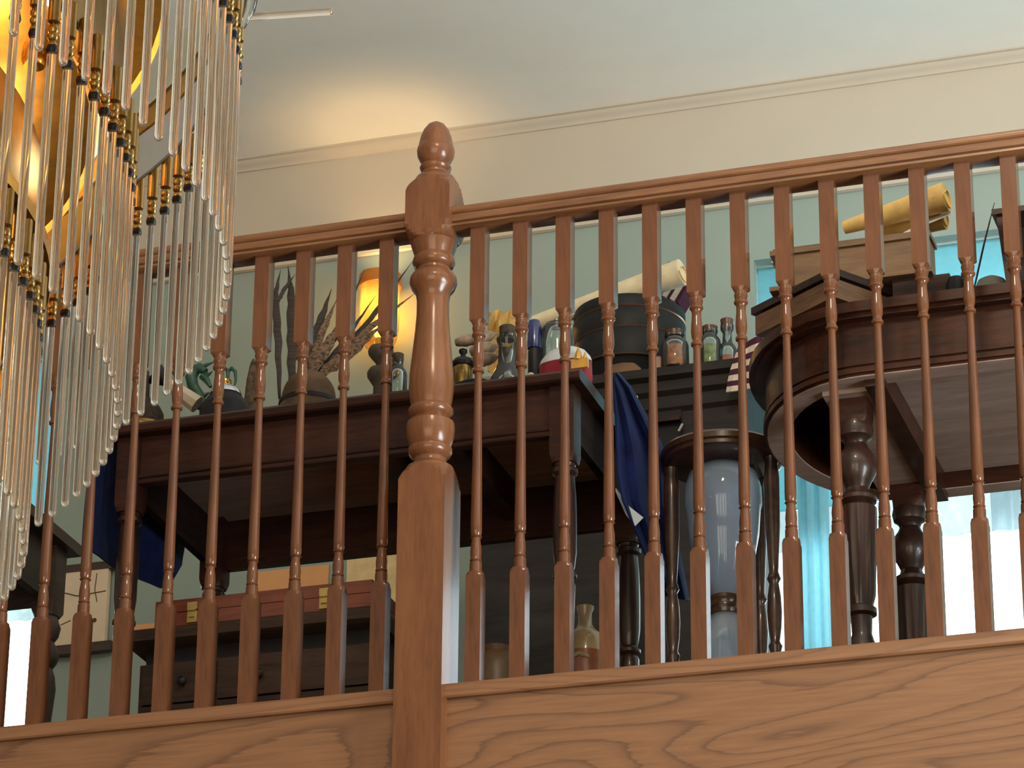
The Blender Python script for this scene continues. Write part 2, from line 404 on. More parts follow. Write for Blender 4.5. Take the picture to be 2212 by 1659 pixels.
def thing(name, label, cat, loc=(0, 0, 0), rz=0.0, group=None):
    o = bpy.data.objects.new(name, None); col.objects.link(o); o.empty_display_size = 0.05
    o.location = loc; o.rotation_euler = (0, 0, rz); return tag(o, label, cat, group)
def struct(o, label=None):
    o['kind'] = 'structure'
    if label: o['label'] = label
    return o

# ================================================================== the setting
ZC = 2.394; YW = 2.10; ZF = -0.03
XL, XR = -5.0, 5.5
wl = 0.163; wr = 1.28; wz0 = 0.66; wz1 = 1.882       # right window opening
vl = -2.75; vr = -1.855                              # left window opening
mb = MB()
TEALTOP = 2.052
for x0, x1, z0, z1 in [(XL, vl, -3.9, TEALTOP), (vr, wl, -3.9, TEALTOP), (wr, XR, -3.9, TEALTOP),
                       (vl, vr, -3.9, wz0), (wl, wr, -3.9, wz0), (vl, vr, wz1, TEALTOP), (wl, wr, wz1, TEALTOP)]:
    mb.b2(x0, x1, YW, YW+0.25, z0, z1)
struct(mb.build('wall_back', TEAL, smooth=False), 'grey-green painted back wall of the gallery')
struct(MB().b2(XL, XR, YW-0.004, YW+0.25, TEALTOP, ZC+0.05).build('wall_upper', CREAM, smooth=False), 'cream frieze above the grey-green wall')
struct(MB().extr([(YW-0.004, TEALTOP-0.006), (YW-0.016, TEALTOP-0.004), (YW-0.016, TEALTOP+0.012), (YW-0.004, TEALTOP+0.016)], XL, XR).build('trim_2', CREAM), 'narrow cream picture rail')
struct(MB().b2(XL, XR, -10, YW+0.25, ZC, ZC+0.1).build('ceiling', CEIL, smooth=False), 'pale cream ceiling')
crown = [(YW, ZC-0.031), (YW-0.010, ZC-0.031), (YW-0.012, ZC-0.025), (YW-0.017, ZC-0.020), (YW-0.023, ZC-0.017), (YW-0.030, ZC-0.010), (YW-0.031, ZC-0.006), (YW-0.040, ZC-0.005), (YW-0.040, ZC), (YW, ZC)]
struct(MB().extr(crown, XL, XR).build('trim_1', CREAM), 'cream crown moulding under the ceiling')
struct(MB().b2(XL, XR, 0.02, YW, ZF-0.30, ZF).build('floor', FLOORM, smooth=False), 'gallery floor behind the balustrade')
struct(MB().b2(XL, XR, -10, YW, -4.0, -3.9).build('floor_hall', FLOORM, smooth=False))
struct(MB().b2(XL-0.2, XL, -10, YW+0.25, -4, ZC+0.05).build('wall_left', HALLW, smooth=False))
struct(MB().b2(XR, XR+0.2, -10, YW+0.25, -4, ZC+0.05).build('wall_right', HALLW, smooth=False))
struct(MB().b2(XL, XR, -10.2, -10, -4, ZC+0.05).build('wall_front', HALLW, smooth=False))

def window(name, x0, x1, bars):
    root = bpy.data.objects.new(name, None); col.objects.link(root); root.location = (0, YW, 0)
    root['kind'] = 'structure'
    fr = MB(); t = 0.05
    for a, b, c, d in [(x0-t, x0, wz0-t, wz1+t), (x1, x1+t, wz0-t, wz1+t), (x0, x1, wz1, wz1+t)]:
        fr.b2(a, b, 0.10, 0.20, c, d)
    fr.b2(x0, x1, 0.10, 0.20, wz0-t, wz0)
    fr.build('window_frame', WHITEP, root, smooth=False)
    for b in bars: MB().b2(b-0.018, b+0.018, 0.11, 0.16, wz0, wz1).build('glazing_bar', WHITEP, root, smooth=False)
    xs = [x0]+list(bars)+[x1]
    pane = plain
    for a, b in zip(xs, xs[1:]):
        MB().b2(a, b, 0.13, 0.134, wz0, wz1).build('pane', MATS['window_pane'], root, smooth=False)
    MB().b2(x0-0.05, x1+0.05, -0.03, 0.10, wz0-0.035, wz0).build('window_sill', WHITEP, root, smooth=False)
    return root
mtp, ntp, bp = new_mat('window_pane')
tr = ntp.nodes.new('ShaderNodeBsdfTransparent'); gl = ntp.nodes.new('ShaderNodeBsdfGlossy'); gl.inputs['Roughness'].default_value = 0.02
mx = ntp.nodes.new('ShaderNodeMixShader'); fz = ntp.nodes.new('ShaderNodeFresnel'); fz.inputs[0].default_value = 1.3
ntp.links.new(fz.outputs[0], mx.inputs[0]); ntp.links.new(tr.outputs[0], mx.inputs[1]); ntp.links.new(gl.outputs[0], mx.inputs[2])
ntp.links.new(mx.outputs[0], ntp.nodes['Material Output'].inputs[0])
window('window_1', wl, wr, [0.315])
window('window_2', vl, vr, [])

def folds(x0, x1, z0, z1, y, amp, n, nx=40, nz=2, hem=None):
    g = []
    for i in range(nz+1):
        row = []
        for j in range(nx+1):
            s = j/nx; z = z1+(z0-z1)*i/nz
            if hem and i == nz: z += hem*abs(math.sin(s*math.pi*n))
            row.append((x0+(x1-x0)*s, y+amp*math.sin(2*math.pi*n*s)+0.3*amp*math.sin(2*math.pi*2.3*n*s), z))
        g.append(row)
    return g
# blinds, lace hems and curtains are things hung at the windows
def blind(x0, x1, zlace, zbot, label, glabel):
    t = thing('roller_blind', label, 'blind', (0, YW+0.035, wz1-0.004))
    zt = wz1-0.004
    MB().sheet([[(x0, 0, -0.005), (x1, 0, -0.005)], [(x0, 0, zlace-zt), (x1, 0, zlace-zt)]], 0.002).build('cloth', BLIND, t, smooth=False)
    MB().sheet(folds(x0, x1, zbot-zt, zlace-zt, 0.004, 0.003, (x1-x0)*14, 80, 2, 0.006), 0.0015).build('lace_hem', LACE, t)
    MB().tube([(x0, 0.012, -0.008), (x1, 0.012, -0.008)], 0.008, 10).build('roller', WHITEP, t)
    return t
blind(0.166, wr-0.01, 1.165, 1.046, 'light blue roller blind with lace hem behind the oval table', None)
blind(vl+0.03, vr-0.005, 1.20, 1.083, 'light blue roller blind with lace hem at the far left window', None)
tag(MB().sheet(folds(0.274, 0.352, 0.62-1.2, 1.87-1.2, 0, 0.008, 2.2, 30, 3), 0.002).build('curtain', CURTAIN, None, (0, YW-0.025, 1.2)),
    'narrow light blue curtain hanging left of the bright window behind the oval table', 'curtain')
tag(MB().sheet(folds(0.775, 1.25, 0.62-1.2, 1.15-1.2, 0, 0.016, 6.5, 80, 3), 0.0015).build('net_curtain', NET, None, (0, YW-0.03, 1.2)),
    'sheer white net curtain with soft folds at the right edge of the window', 'curtain')

# ================================================================== balustrade
SP, SPL, GL = 0.092, 0.0927, 0.0147
ZU, ZL_ = 0.784, 0.2355
ZR = 0.992                                              # underside of handrail at its front lip
HALF = 0.0158
k = 0.00099
def zz(v): return ZU-(v-589)*k
prof = [(0.03, 0.0), (0.03, 0.002), (0.03, ZL_-0.0130), (0.0225, ZL_-0.011), (0.0203, ZL_-0.005), (0.0175, ZL_-0.0005), (0.0128, ZL_+0.001)]
tp = [(1138, 12.5), (1128, 12.5), (1122, 12.3), (1120, 10), (1117, 12.2), (1112, 10.8), (1098, 11.6), (1086, 10.6), (1074, 8.9), (1069, 9), (1066, 12.2), (1063, 9.6), (1058, 11.4), (1040, 11.6),
      (960, 10.8), (860, 9.4), (760, 8.0), (712, 7.4), (705, 8.2), (703, 11.8), (698, 12.2), (695, 10), (691, 8.8), (684, 10.8), (672, 11.8), (655, 11.0), (640, 9.6), (628, 9.6), (624, 11.6), (621, 14), (617, 14), (615, 12), (608, 12.6), (605, 13.6), (602, 13.6), (599, 12.4), (596, 13.0)]
prof += [(r/1000, zz(v)) for v, r in tp]
prof += [(0.0130, ZU-0.0065), (0.03, ZU+0.0003), (0.03, ZU+0.0022), (0.03, ZR+0.004), (0.03, ZR+0.006)]
BAL = MB().loft(prof, HALF, 24).mesh('baluster', OAK)

rail_prof = [(-0.024, 0.0), (-0.030, 0.002), (-0.030, 0.006), (-0.0235, 0.0075), (-0.0245, 0.0105), (-0.0305, 0.0125), (-0.0325, 0.022), (-0.0295, 0.0275), (-0.0235, 0.0295), (-0.0285, 0.0325),
             (-0.031, 0.039), (-0.029, 0.046), (-0.020, 0.050), (0.020, 0.050), (0.029, 0.046), (0.031, 0.039), (0.029, 0.033), (0.027, 0.030), (0.0325, 0.022), (0.031, 0.014), (0.026, 0.011), (0.026, 0.008), (0.030, 0.006), (0.030, 0.002), (0.024, 0.0)]
base_prof = [(-0.022, -0.032), (-0.024, -0.028), (-0.022, -0.024), (-0.023, -0.006), (-0.020, -0.002), (0.03, -0.002), (0.03, -0.032)]
def section(label, x0, x1, xs):
    t = thing('balustrade', label, 'balustrade', (0, 0, 0), 0, 'oak balustrade sections')
    MB().extr([(y, z+ZR) for y, z in rail_prof], x0, x1).build('handrail', RAILW, t)
    MB().extr(base_prof, x0, x1).build('base_rail', BASEB, t)
    for x in xs:
        link(BAL, 'baluster', t, (x, 0, -0.004))
    return t
NX = -0.0085                                            # newel axis
section('turned oak balustrade right of the newel post, in front of the oval table', NX+0.047, 2.35, [SP*i for i in range(1, 25)])
section('turned oak balustrade left of the newel post, behind the chandelier rods', -2.30, NX-0.047, [-GL-SPL*i for i in range(1, 24)])
struct(MB().b2(-2.30, NX-0.04, -0.012, 0.02, -0.55, -0.032).build('trim_3', BOARD, smooth=False), 'oak fascia board left of the newel')
struct(MB().b2(NX+0.04, 2.35, -0.012, 0.02, -0.55, -0.032).build('trim_4', BOARD, smooth=False), 'oak fascia board right of the newel with cathedral grain')

# newel post
n = thing('newel_post', 'stout turned oak newel post with acorn finial', 'newel post', (NX, 0, -0.56))
o_ = 0.56
NH = 0.0495
blk = [(0.09, 0.0), (0.09, 0.426+o_), (0.0702, 0.431+o_), (0.066, 0.440+o_), (0.061, 0.448+o_), (0.056, 0.4545+o_), (0.052, 0.4595+o_), (0.0497, 0.4625+o_), (0.046, 0.464+o_)]
MB().loft(blk, NH, 64).build('base_block', NEWELW, n, angle=14)
tn = [(0.049, 0.455), (0.050, 0.462), (0.047, 0.468), (0.036, 0.474), (0.033, 0.480), (0.034, 0.487), (0.042, 0.494), (0.0455, 0.503), (0.045, 0.510), (0.041, 0.514), (0.044, 0.520), (0.0485, 0.535), (0.050, 0.555), (0.0485, 0.566), (0.040, 0.572),
      (0.037, 0.577), (0.042, 0.582), (0.0465, 0.589), (0.046, 0.596), (0.041, 0.602), (0.0435, 0.615), (0.0465, 0.642), (0.0455, 0.675), (0.041, 0.72), (0.036, 0.77), (0.0335, 0.81), (0.0335, 0.84), (0.036, 0.856), (0.045, 0.868), (0.0495, 0.881), (0.0485, 0.892), (0.042, 0.903), (0.034, 0.909), (0.034, 0.914),
      (0.041, 0.919), (0.0445, 0.927), (0.043, 0.936), (0.040, 0.942), (0.043, 0.952), (0.048, 0.968), (0.050, 0.985)]
MB().lathe([(r, z+o_) for r, z in tn], 32).build('turned_shaft', NEWELW, n)
ub = [(0.044, 0.9705), (0.0493, 0.9725), (0.053, 0.9755), (0.058, 0.982), (0.063, 0.990), (0.0695, 1.003), (0.08, 1.007), (0.08, 1.076), (0.0695, 1.080), (0.065, 1.090), (0.060, 1.098), (0.055, 1.104), (0.0493, 1.1095), (0.045, 1.112)]
MB().loft([(r, z+o_) for r, z in ub], NH-0.001, 64).build('upper_block', NEWELW, n, angle=14)
fn = [(0.046, 1.107), (0.0445, 1.116), (0.040, 1.124), (0.032, 1.129), (0.0275, 1.134), (0.0275, 1.139), (0.032, 1.144), (0.0335, 1.149), (0.031, 1.154), (0.0275, 1.157), (0.033, 1.164), (0.0385, 1.176), (0.0400, 1.188), (0.0385, 1.196), (0.0365, 1.199), (0.036, 1.204), (0.033, 1.220), (0.027, 1.237), (0.018, 1.250), (0.008, 1.2565), (0.001, 1.258)]
MB().lathe([(r, z+o_) for r, z in fn], 32).build('acorn_finial', NEWELW, n)

# ================================================================== tables
TA = 0.766
def turned_leg(prof, block, half, seg=20):
    """prof from the floor up, block = (z0, z1)"""
    return prof
ta = thing('writing_table', 'dark mahogany rectangular table with beaded apron and turned legs', 'table', (-0.31, 0.53, ZF))
def L(x, y, z): return (x+0.31, y-0.53, z-ZF)
def a_box(mbx, x0, x1, y0, y1, z0, z1):
    p0 = L(x0, y0, z0); p1 = L(x1, y1, z1); return mbx.b2(p0[0], p1[0], p0[1], p1[1], p0[2], p1[2])
g = MB()
tprof = [(-0.29+0.004, 0.738), (-0.29, 0.742), (-0.29, 0.756), (-0.284, 0.762), (-0.278, TA), (0.30, TA), (0.306, 0.760), (0.306, 0.742), (0.30, 0.738)]
g.extr([(y, z-ZF) for y, z in tprof], -0.84+0.31, 0.235+0.31); g.build('table_top', MAHOG, ta)
a_box(MB(), -0.775, 0.165, 0.272, 0.290, 0.628, 0.738).build('front_apron', MAHOG, ta, smooth=False)
a_box(MB(), -0.775, 0.165, 0.78, 0.798, 0.615, 0.738).build('back_apron', MAHOG, ta, smooth=False)
a_box(MB(), -0.82, -0.802, 0.32, 0.75, 0.628, 0.738).build('side_apron', SHADEWOOD, ta, smooth=False)
a_box(MB(), 0.192, 0.210, 0.32, 0.75, 0.628, 0.738).build('side_apron', SHADEWOOD, ta, smooth=False)
for z in (0.632, 0.645):
    MB().tube([L(-0.775, 0.271, z), L(0.165, 0.271, z)], 0.0045, 8).build('bead', MAHOG, ta)
a_box(MB(), -0.80, 0.19, 0.29, 0.78, 0.7345, 0.7375).build('underside_bounce', UNDER, ta, smooth=False)  # thin pale sheet added, painting bounced light under the top
a_box(MB(), -0.27, -0.235, 0.29, 0.79, 0.66, 0.738).build('cross_rail', MAHOG, ta, smooth=False)
a_box(MB(), -0.10, -0.065, 0.29, 0.79, 0.66, 0.738).build('cross_rail', MAHOG, ta, smooth=False)
legp = [(0.016, 0.0), (0.022, 0.006), (0.026, 0.02), (0.030, 0.05), (0.026, 0.075), (0.017, 0.085), (0.020, 0.10), (0.018, 0.15), (0.019, 0.22), (0.021, 0.30), (0.0225, 0.33), (0.0185, 0.338), (0.0255, 0.345), (0.0255, 0.352), (0.018, 0.360), (0.021, 0.370), (0.0245, 0.40), (0.025, 0.47), (0.0235, 0.53), (0.020, 0.57), (0.027, 0.577), (0.027, 0.586), (0.021, 0.592), (0.024, 0.60)]
for x, y in ((-0.797, 0.292), (0.188, 0.292), (0.188, 0.775), (-0.797, 0.775)):
    q = L(x, y, ZF)
    lg = MB().lathe([(r, z) for r, z in legp], 20, (q[0], q[1], 0)).build('leg', MAHOGV, ta)
    MB().loft([(0.030, 0.598), (0.034, 0.606), (0.05, 0.618), (0.05, 0.738-ZF)], 0.0265, 16, (q[0], q[1], 0)).build('leg_block', MAHOG, lg)

# navy velvet runner over the writing table, hanging at both ends
cl = thing('velvet_runner', 'navy blue velvet runner hanging over both ends of the mahogany table', 'cloth', (-0.31, 0.53, TA+0.003))
def CL(x, y, z): return (x+0.31, y-0.53, z-TA-0.003)
rows = []
for i in range(15):
    s = i/14; row = []
    for j in range(13):
        t = j/12; y = 0.205+0.56*t
        hem = 0.468+0.075*t+(0.09*max(0, t-0.8)/0.2)
        z = TA+0.004+(hem-TA-0.004)*s
        x = -0.852-0.020*math.sin(s*1.4)+0.009*math.sin(9*t+1)*s
        row.append(CL(x, y, z))
    rows.append(row)
MB().sheet(rows, 0.004).build('end_drop', NAVY, cl)
rows = []
for i in range(3):
    x = -0.850+(0.250+0.850)*i/2
    rows.append([CL(x, 0.56+0.17*j/6, TA+0.004) for j in range(7)])
MB().sheet(rows, 0.004).build('top_strip', NAVY, cl)
# right drop: shaped by its two hanging edges
Lb = [(1322, 815, .43), (1326, 850, .40), (1330, 900, .39), (1332, 960, .39), (1334, 1020, .40), (1345, 1080, .42), (1430, 1285, .62)]
Rb = [(1334, 804, .46), (1362, 835, .47), (1392, 890, .50), (1424, 950, .56), (1441, 992, .62), (1446, 1090, .64), (1489, 1298, .72)]
rows = []
for (u0, v0, y0), (u1, v1, y1) in zip(Lb, Rb):
    row = []
    for j in range(13):
        t = j/12
        p = at(u0+(u1-u0)*t, v0+(v1-v0)*(t**1.0), y0+(y1-y0)*t+0.018*math.sin(13*t))
        row.append(CL(*p))
    rows.append(row)
def densify(rows, n):
    out = []
    for a, b in zip(rows, rows[1:]):
        for i in range(n): out.append([tuple(x+(y-x)*i/n for x, y in zip(p, q)) for p, q in zip(a, b)])
    out.append(rows[-1]); return out
MB().sheet(densify(rows, 3), 0.004).build('end_drop', NAVY, cl)
rows = [[CL(*at(1330, 1055, .44)), CL(*at(1360, 1095, .46)), CL(*at(1390, 1118, .48))],
        [CL(*at(1331, 1062, .44)), CL(*at(1352, 1112, .46)), CL(*at(1372, 1136, .48))]]
MB().sheet(rows, 0.003).build('lining_fold', LINING, cl)

# oval walnut table on the right
def dshape(off, x1=2.05, n=26):
    cx, cy, ax, ay = 0.862, 0.470, 0.272+off, 0.345+off
    pts = [(cx+ax*math.cos(a), cy+ay*math.sin(a)) for a in [math.pi*0.5+math.pi*i/n for i in range(n+1)]]
    c2 = x1-(cx-0.59)
    pts += [(c2+ax*math.cos(a), cy+ay*math.sin(a)) for a in [-math.pi*0.5+math.pi*i/n for i in range(n+1)]]
    return pts
tb = thing('oval_table', 'reddish walnut extending table with rounded end and fluted turned legs', 'table', (1.3, 0.47, ZF))
def sh(pts): return [(x-1.3, y-0.47) for x, y in pts]
TB = 0.766
MB().prism(sh(dshape(0.034)), 0.744-ZF, TB-ZF).build('table_top', WALNUT, tb)
MB().prism(sh(dshape(0.022)), 0.735-ZF, 0.744-ZF).build('top_moulding', WALNUT, tb)
def ringband(name, off0, off1, z0, z1, mat):
    o0, o1 = sh(dshape(off0)), sh(dshape(off1)); N = len(o0)
    mbx = MB(); mbx.rings([[(x, y, z0) for x, y in o0], [(x, y, z1) for x, y in o0], [(x, y, z1) for x, y in o1], [(x, y, z0) for x, y in o1], [(x, y, z0) for x, y in o0]], False, False)
    return mbx.build(name, mat, tb)
ringband('apron', 0.0, -0.050, 0.618-ZF, 0.735-ZF, WALNUT)
ringband('apron_underside', -0.002, -0.050, 0.6155-ZF, 0.6185-ZF, UNDER)  # added pale ring, its colour replaces light missing below the apron
ringband('apron_bead', 0.006, -0.002, 0.622-ZF, 0.633-ZF, WALNUT)
ringband('apron_bead', 0.005, -0.002, 0.639-ZF, 0.645-ZF, WALNUT)
q = sh([(0.0, 0)])[0]
MB().b2(0.86-1.3, 0.90-1.3, -0.325, 0.325, 0.60-ZF, 0.735-ZF).build('cross_rail', WALNUT, tb, smooth=False)
MB().b2(0.90-1.3, 1.9-1.3, -0.300, 0.300, 0.655-ZF, 0.690-ZF).build('stowed_leaf', UNDER, tb, smooth=False)
MB().b2(0.765-1.3, 0.859-1.3, -0.29, 0.30, 0.606-ZF, 0.640-ZF).build('slide_rail', UNDER, tb, smooth=False)
blegp = [(0.018, 0.0), (0.026, 0.012), (0.030, 0.05), (0.034, 0.085), (0.033, 0.105), (0.024, 0.125), (0.020, 0.14), (0.022, 0.175), (0.031, 0.180), (0.031, 0.192), (0.024, 0.197), (0.030, 0.22), (0.034, 0.30), (0.0375, 0.38), (0.038, 0.405), (0.028, 0.413), (0.038, 0.420), (0.039, 0.428), (0.026, 0.438), (0.023, 0.448), (0.029, 0.462), (0.039, 0.480), (0.041, 0.50), (0.038, 0.518), (0.026, 0.535), (0.022, 0.545), (0.025, 0.553), (0.034, 0.560), (0.037, 0.575), (0.034, 0.590)]
def fluted(profx, c, n=12, seg=48):
    rows = []
    for r, z in profx:
        fl = 0.10 if 0.20 < z < 0.40 else 0.0
        rows.append([(c[0]+r*(1-fl*(0.5+0.5*math.cos(n*2*math.pi*j/seg)))*math.cos(2*math.pi*j/seg), c[1]+r*(1-fl*(0.5+0.5*math.cos(n*2*math.pi*j/seg)))*math.sin(2*math.pi*j/seg), c[2]+z) for j in range(seg)])
    return MB().rings(rows)
pf = at(1851, 1000, 0.24); pb = at(1961, 1100, 0.70)
for (x, y) in ((pf.x, 0.235), (pb.x, 0.715), (1.86, 0.235), (1.86, 0.715)):
    lg = fluted(blegp, (x-1.3, y-0.47, 0)).build('leg', MAHOGV, tb)
    MB().loft([(0.036, 0.585), (0.042, 0.596), (0.07, 0.612), (0.07, 0.735-ZF)], 0.032, 16, (x-1.3, y-0.47, 0)).build('leg_block', WALNUT, lg)

# bench at the far left
bt = thing('side_bench', 'weathered brown side bench with turned leg at the far left', 'bench', (-1.55, 0.68, ZF))
MB().b2(-0.45, 0.36, -0.19, 0.215, 0.735-ZF, 0.762-ZF).build('bench_top', BENCHW, bt, smooth=False)
MB().b2(0.30, 0.322, -0.12, 0.15, 0.600-ZF, 0.735-ZF).build('side_apron', BENCHW, bt, smooth=False)
MB().b2(-0.38, 0.30, 0.15, 0.17, 0.600-ZF, 0.735-ZF).build('back_apron', BENCHW, bt, smooth=False)
MB().b2(-0.38, 0.30, -0.16, -0.14, 0.635-ZF, 0.735-ZF).build('front_apron', BENCHW, bt, smooth=False)
wl_ = [(0.022, 0), (0.03, 0.02), (0.034, 0.10), (0.026, 0.16), (0.022, 0.20), (0.028, 0.24), (0.034, 0.26), (0.030, 0.30), (0.023, 0.32), (0.026, 0.36), (0.031, 0.42), (0.027, 0.45), (0.020, 0.47), (0.030, 0.485), (0.034, 0.50), (0.028, 0.52), (0.020, 0.535), (0.030, 0.55), (0.034, 0.57), (0.028, 0.585), (0.025, 0.60)]
for x, y in ((0.31, 0.155), (0.31, -0.145), (-0.38, 0.155), (-0.38, -0.145)):
    lg = MB().lathe(wl_, 18, (x, y, 0)).build('leg', BENCHW, bt)
    MB().loft([(0.03, 0.597), (0.05, 0.61), (0.05, 0.735-ZF)], 0.028, 16, (x, y, 0)).build('leg_block', BENCHW, lg)

# ================================================================== under and behind the writing table
ch = thing('drawer_chest', 'low dark wooden chest of drawers under the mahogany table', 'chest', (-0.565, 0.58, ZF))
CY0 = 0.455
def C(x): return x+0.565
chz = 0.366
MB().b2(C(-0.84), C(-0.292), CY0+0.03-0.58, 0.20, 0.0, chz-0.075-ZF).build('body', CHESTW, ch, smooth=False)
MB().extr([(CY0+0.01-0.58, chz-0.035-ZF), (CY0-0.58, chz-0.028-ZF), (CY0-0.58, chz-0.004-ZF), (CY0+0.005-0.58, chz-ZF), (0.20, chz-ZF), (0.20, chz-0.035-ZF)], C(-0.865), C(-0.280)).build('lid', CHESTW, ch)
MB().b2(C(-0.835), C(-0.297), CY0+0.05-0.58, 0.195, chz-0.080-ZF, chz-0.034-ZF).build('neck', BLACKM, ch, smooth=False)
xs = [-0.832, -0.655, -0.475, -0.297]
for r, (z0, z1) in enumerate(((0.195, 0.283), (0.10, 0.19), (0.0, 0.095))):
    for a, b in zip(xs, xs[1:]):
        d = MB().b2(C(a)+0.004, C(b)-0.004, CY0+0.018-0.58, CY0+0.032-0.58, z0-ZF, z1-ZF).build('drawer_front', CHESTW, ch, smooth=False)
        cxm = C((a+b)/2)
        MB().lathe([(0.004, 0), (0.004, 0.006), (0.010, 0.010), (0.011, 0.015), (0.006, 0.019), (0.001, 0.02)], 12).build('knob', BLACKM, d, (cxm+0.012, CY0+0.019-0.58, (z0+z1)/2-ZF)).rotation_euler = (R(90), 0, 0)
rb = thing('latched_box', 'flat red-brown wooden case with two brass latches on the drawer chest', 'box', (-0.548, 0.60, chz))
MB().b2(-0.252, 0.252, -0.14, 0.13, 0.0, 0.030).build('case_bottom', REDWOOD, rb, smooth=False)
MB().b2(-0.252, 0.252, -0.14, 0.13, 0.0315, 0.060).build('case_lid', REDWOOD, rb, smooth=False)
for u in (418, 702):
    x = at(u, 1300, 0.46).x+0.548
    lt = MB().box((x, -0.1425, 0.016), (0.023, 0.005, 0.026)).build('latch', LATCH, rb, smooth=False)
    MB().box((x, -0.144, 0.041), (0.023, 0.006, 0.016)).box((x, -0.147, 0.019), (0.013, 0.006, 0.010)).box((x, -0.147, 0.032), (0.019, 0.006, 0.006)).build('hasp', LATCH, lt, smooth=False)

def wall_sheet(name, px, Y, mat, label, cat, th=0.004):
    """flat thing on the back wall given by its corners"""
    (u0, v0), (u1, v1) = px
    a = at(u0, v0, Y); b = at(u1, v1, Y)
    x0, x1 = sorted((a.x, b.x)); z0, z1 = sorted((a.z, b.z))
    g = []
    for i in range(5):
        g.append([((x1-x0)*(j/8-0.5), 0.0015*math.sin(3*i+j), (z1-z0)*(0.5-i/4)) for j in range(9)])
    return tag(MB().sheet(g, th).build(name, mat, None, ((x0+x1)/2, Y, (z0+z1)/2)), label, cat)
wall_sheet('poster', ((557, 1236), (705, 1400)), YW-0.006, ORANGEP, 'orange paper notice on the wall above the latched case', 'poster')
wall_sheet('parchment_sheet', ((750, 1209), (858, 1400)), YW-0.006, PARCH, 'buff parchment sheet on the wall just left of the newel post', 'poster')
wall_sheet('poster', ((289, 1351), (345, 1378)), YW-0.006, ORANGEP, 'small orange paper on the wall at the left end of the drawer chest', 'poster')
a = at(128, 1240, YW-0.03); b = at(226, 1385, YW-0.03)
mp_ = thing('hanging_board', 'cracked cream board hung between two brown wooden bars on the left wall', 'plaque', ((a.x+b.x)/2, YW-0.02, b.z))
hw = (b.x-a.x)/2; hh = a.z-b.z
MB().b2(-hw, hw, -0.012, 0.006, 0.0, hh).build('board', CRACKED, mp_, smooth=False)
MB().b2(-hw-0.02, hw+0.02, -0.014, 0.008, hh, hh+0.022).build('wooden_bar', BENCHW, mp_, smooth=False)
MB().b2(-hw-0.02, hw+0.02, -0.014, 0.008, -0.026, 0.0).build('wooden_bar', BENCHW, mp_, smooth=False)
MB().tube([(-hw*0.7, -0.0125, hh*0.72), (-hw*0.2, -0.0125, hh*0.66), (hw*0.95, -0.0125, hh*0.69)], 0.0016, 5).build('crack', CRACK, mp_)
MB().tube([(hw*0.55, -0.0125, hh*0.95), (hw*0.5, -0.0125, hh*0.72), (hw*0.62, -0.0125, hh*0.55)], 0.0013, 5).build('crack', CRACK, mp_)
MB().tube([(-hw*0.8, -0.0125, hh*0.28), (-hw*0.4, -0.0125, hh*0.33)], 0.0013, 5).build('crack', CRACK, mp_)
MB().lathe([(0.006, -0.0135), (0.007, -0.012)], 12).build('knot', CRACK, mp_, (hw*0.55, 0, hh*0.3)).rotation_euler = (R(-90), 0, 0)

# black dresser
cz = 1.205; CYF = 1.25
cb = thing('black_dresser', 'tall black painted dresser with stepped cornice between the two tables', 'cabinet', (0.0, 1.42, ZF))
def D(y): return y-1.42
MB().b2(-0.345, 0.335, D(CYF+0.03), 0.16, 0.0, cz-0.10-ZF).build('body', EBONY, cb, smooth=False)
MB().extr([(D(CYF+0.03), cz-0.105-ZF), (D(CYF+0.020), cz-0.095-ZF), (D(CYF+0.020), cz-0.065-ZF), (D(CYF+0.008), cz-0.055-ZF), (D(CYF+0.008), cz-0.030-ZF), (D(CYF-0.008), cz-0.022-ZF), (D(CYF-0.008), cz-ZF), (0.17, cz-ZF), (0.17, cz-0.105-ZF)], -0.37, 0.332).build('cornice', EBONY, cb)
# stiles and open compartment, its inner shade painted on as a flat black panel
p0 = at(1400, 885, CYF+0.03); p1 = at(1474, 972, CYF+0.03)
MB().b2(p0.x-0.012, p1.x+0.0, D(CYF+0.012), D(CYF+0.03), p1.z-ZF-0.016, p1.z-ZF).build('shelf_edge', MAHOG, cb, smooth=False)
MB().b2(p0.x-0.012, p1.x, D(CYF+0.006), D(CYF+0.03), p0.z-ZF-0.045, p0.z-ZF-0.035).build('shelf_edge', MAHOG, cb, smooth=False)
MB().b2(p0.x-0.1, p1.x, D(CYF+0.026), D(CYF+0.0305), p1.z-ZF, p0.z-ZF).build('compartment_shade', BLACKM, cb, smooth=False)
p2 = at(1470, 925, CYF+0.01)
MB().tube([(p2.x-0.004, D(CYF+0.01), p2.z-0.008-ZF), (p2.x+0.006, D(CYF+0.01), p2.z+0.010-ZF)], 0.004, 8).build('catch', STEEL, cb)
p3 = at(1372, 863, CYF)
MB().lathe([(0.003, 0), (0.004, 0.01), (0.009, 0.014), (0.010, 0.020), (0.005, 0.025)], 12).build('knob', BRASS, cb, (p3.x, D(CYF+0.01), p3.z-ZF)).rotation_euler = (R(90), 0, 0)
for x0, x1, z0, z1 in ((-0.33, 0.0, 0.10, 0.86), (0.01, 0.325, 0.10, 0.86)):
    MB().b2(x0, x1, D(CYF+0.018), D(CYF+0.03), z0-ZF, z1-ZF).build('door', EBONY, cb, smooth=False)

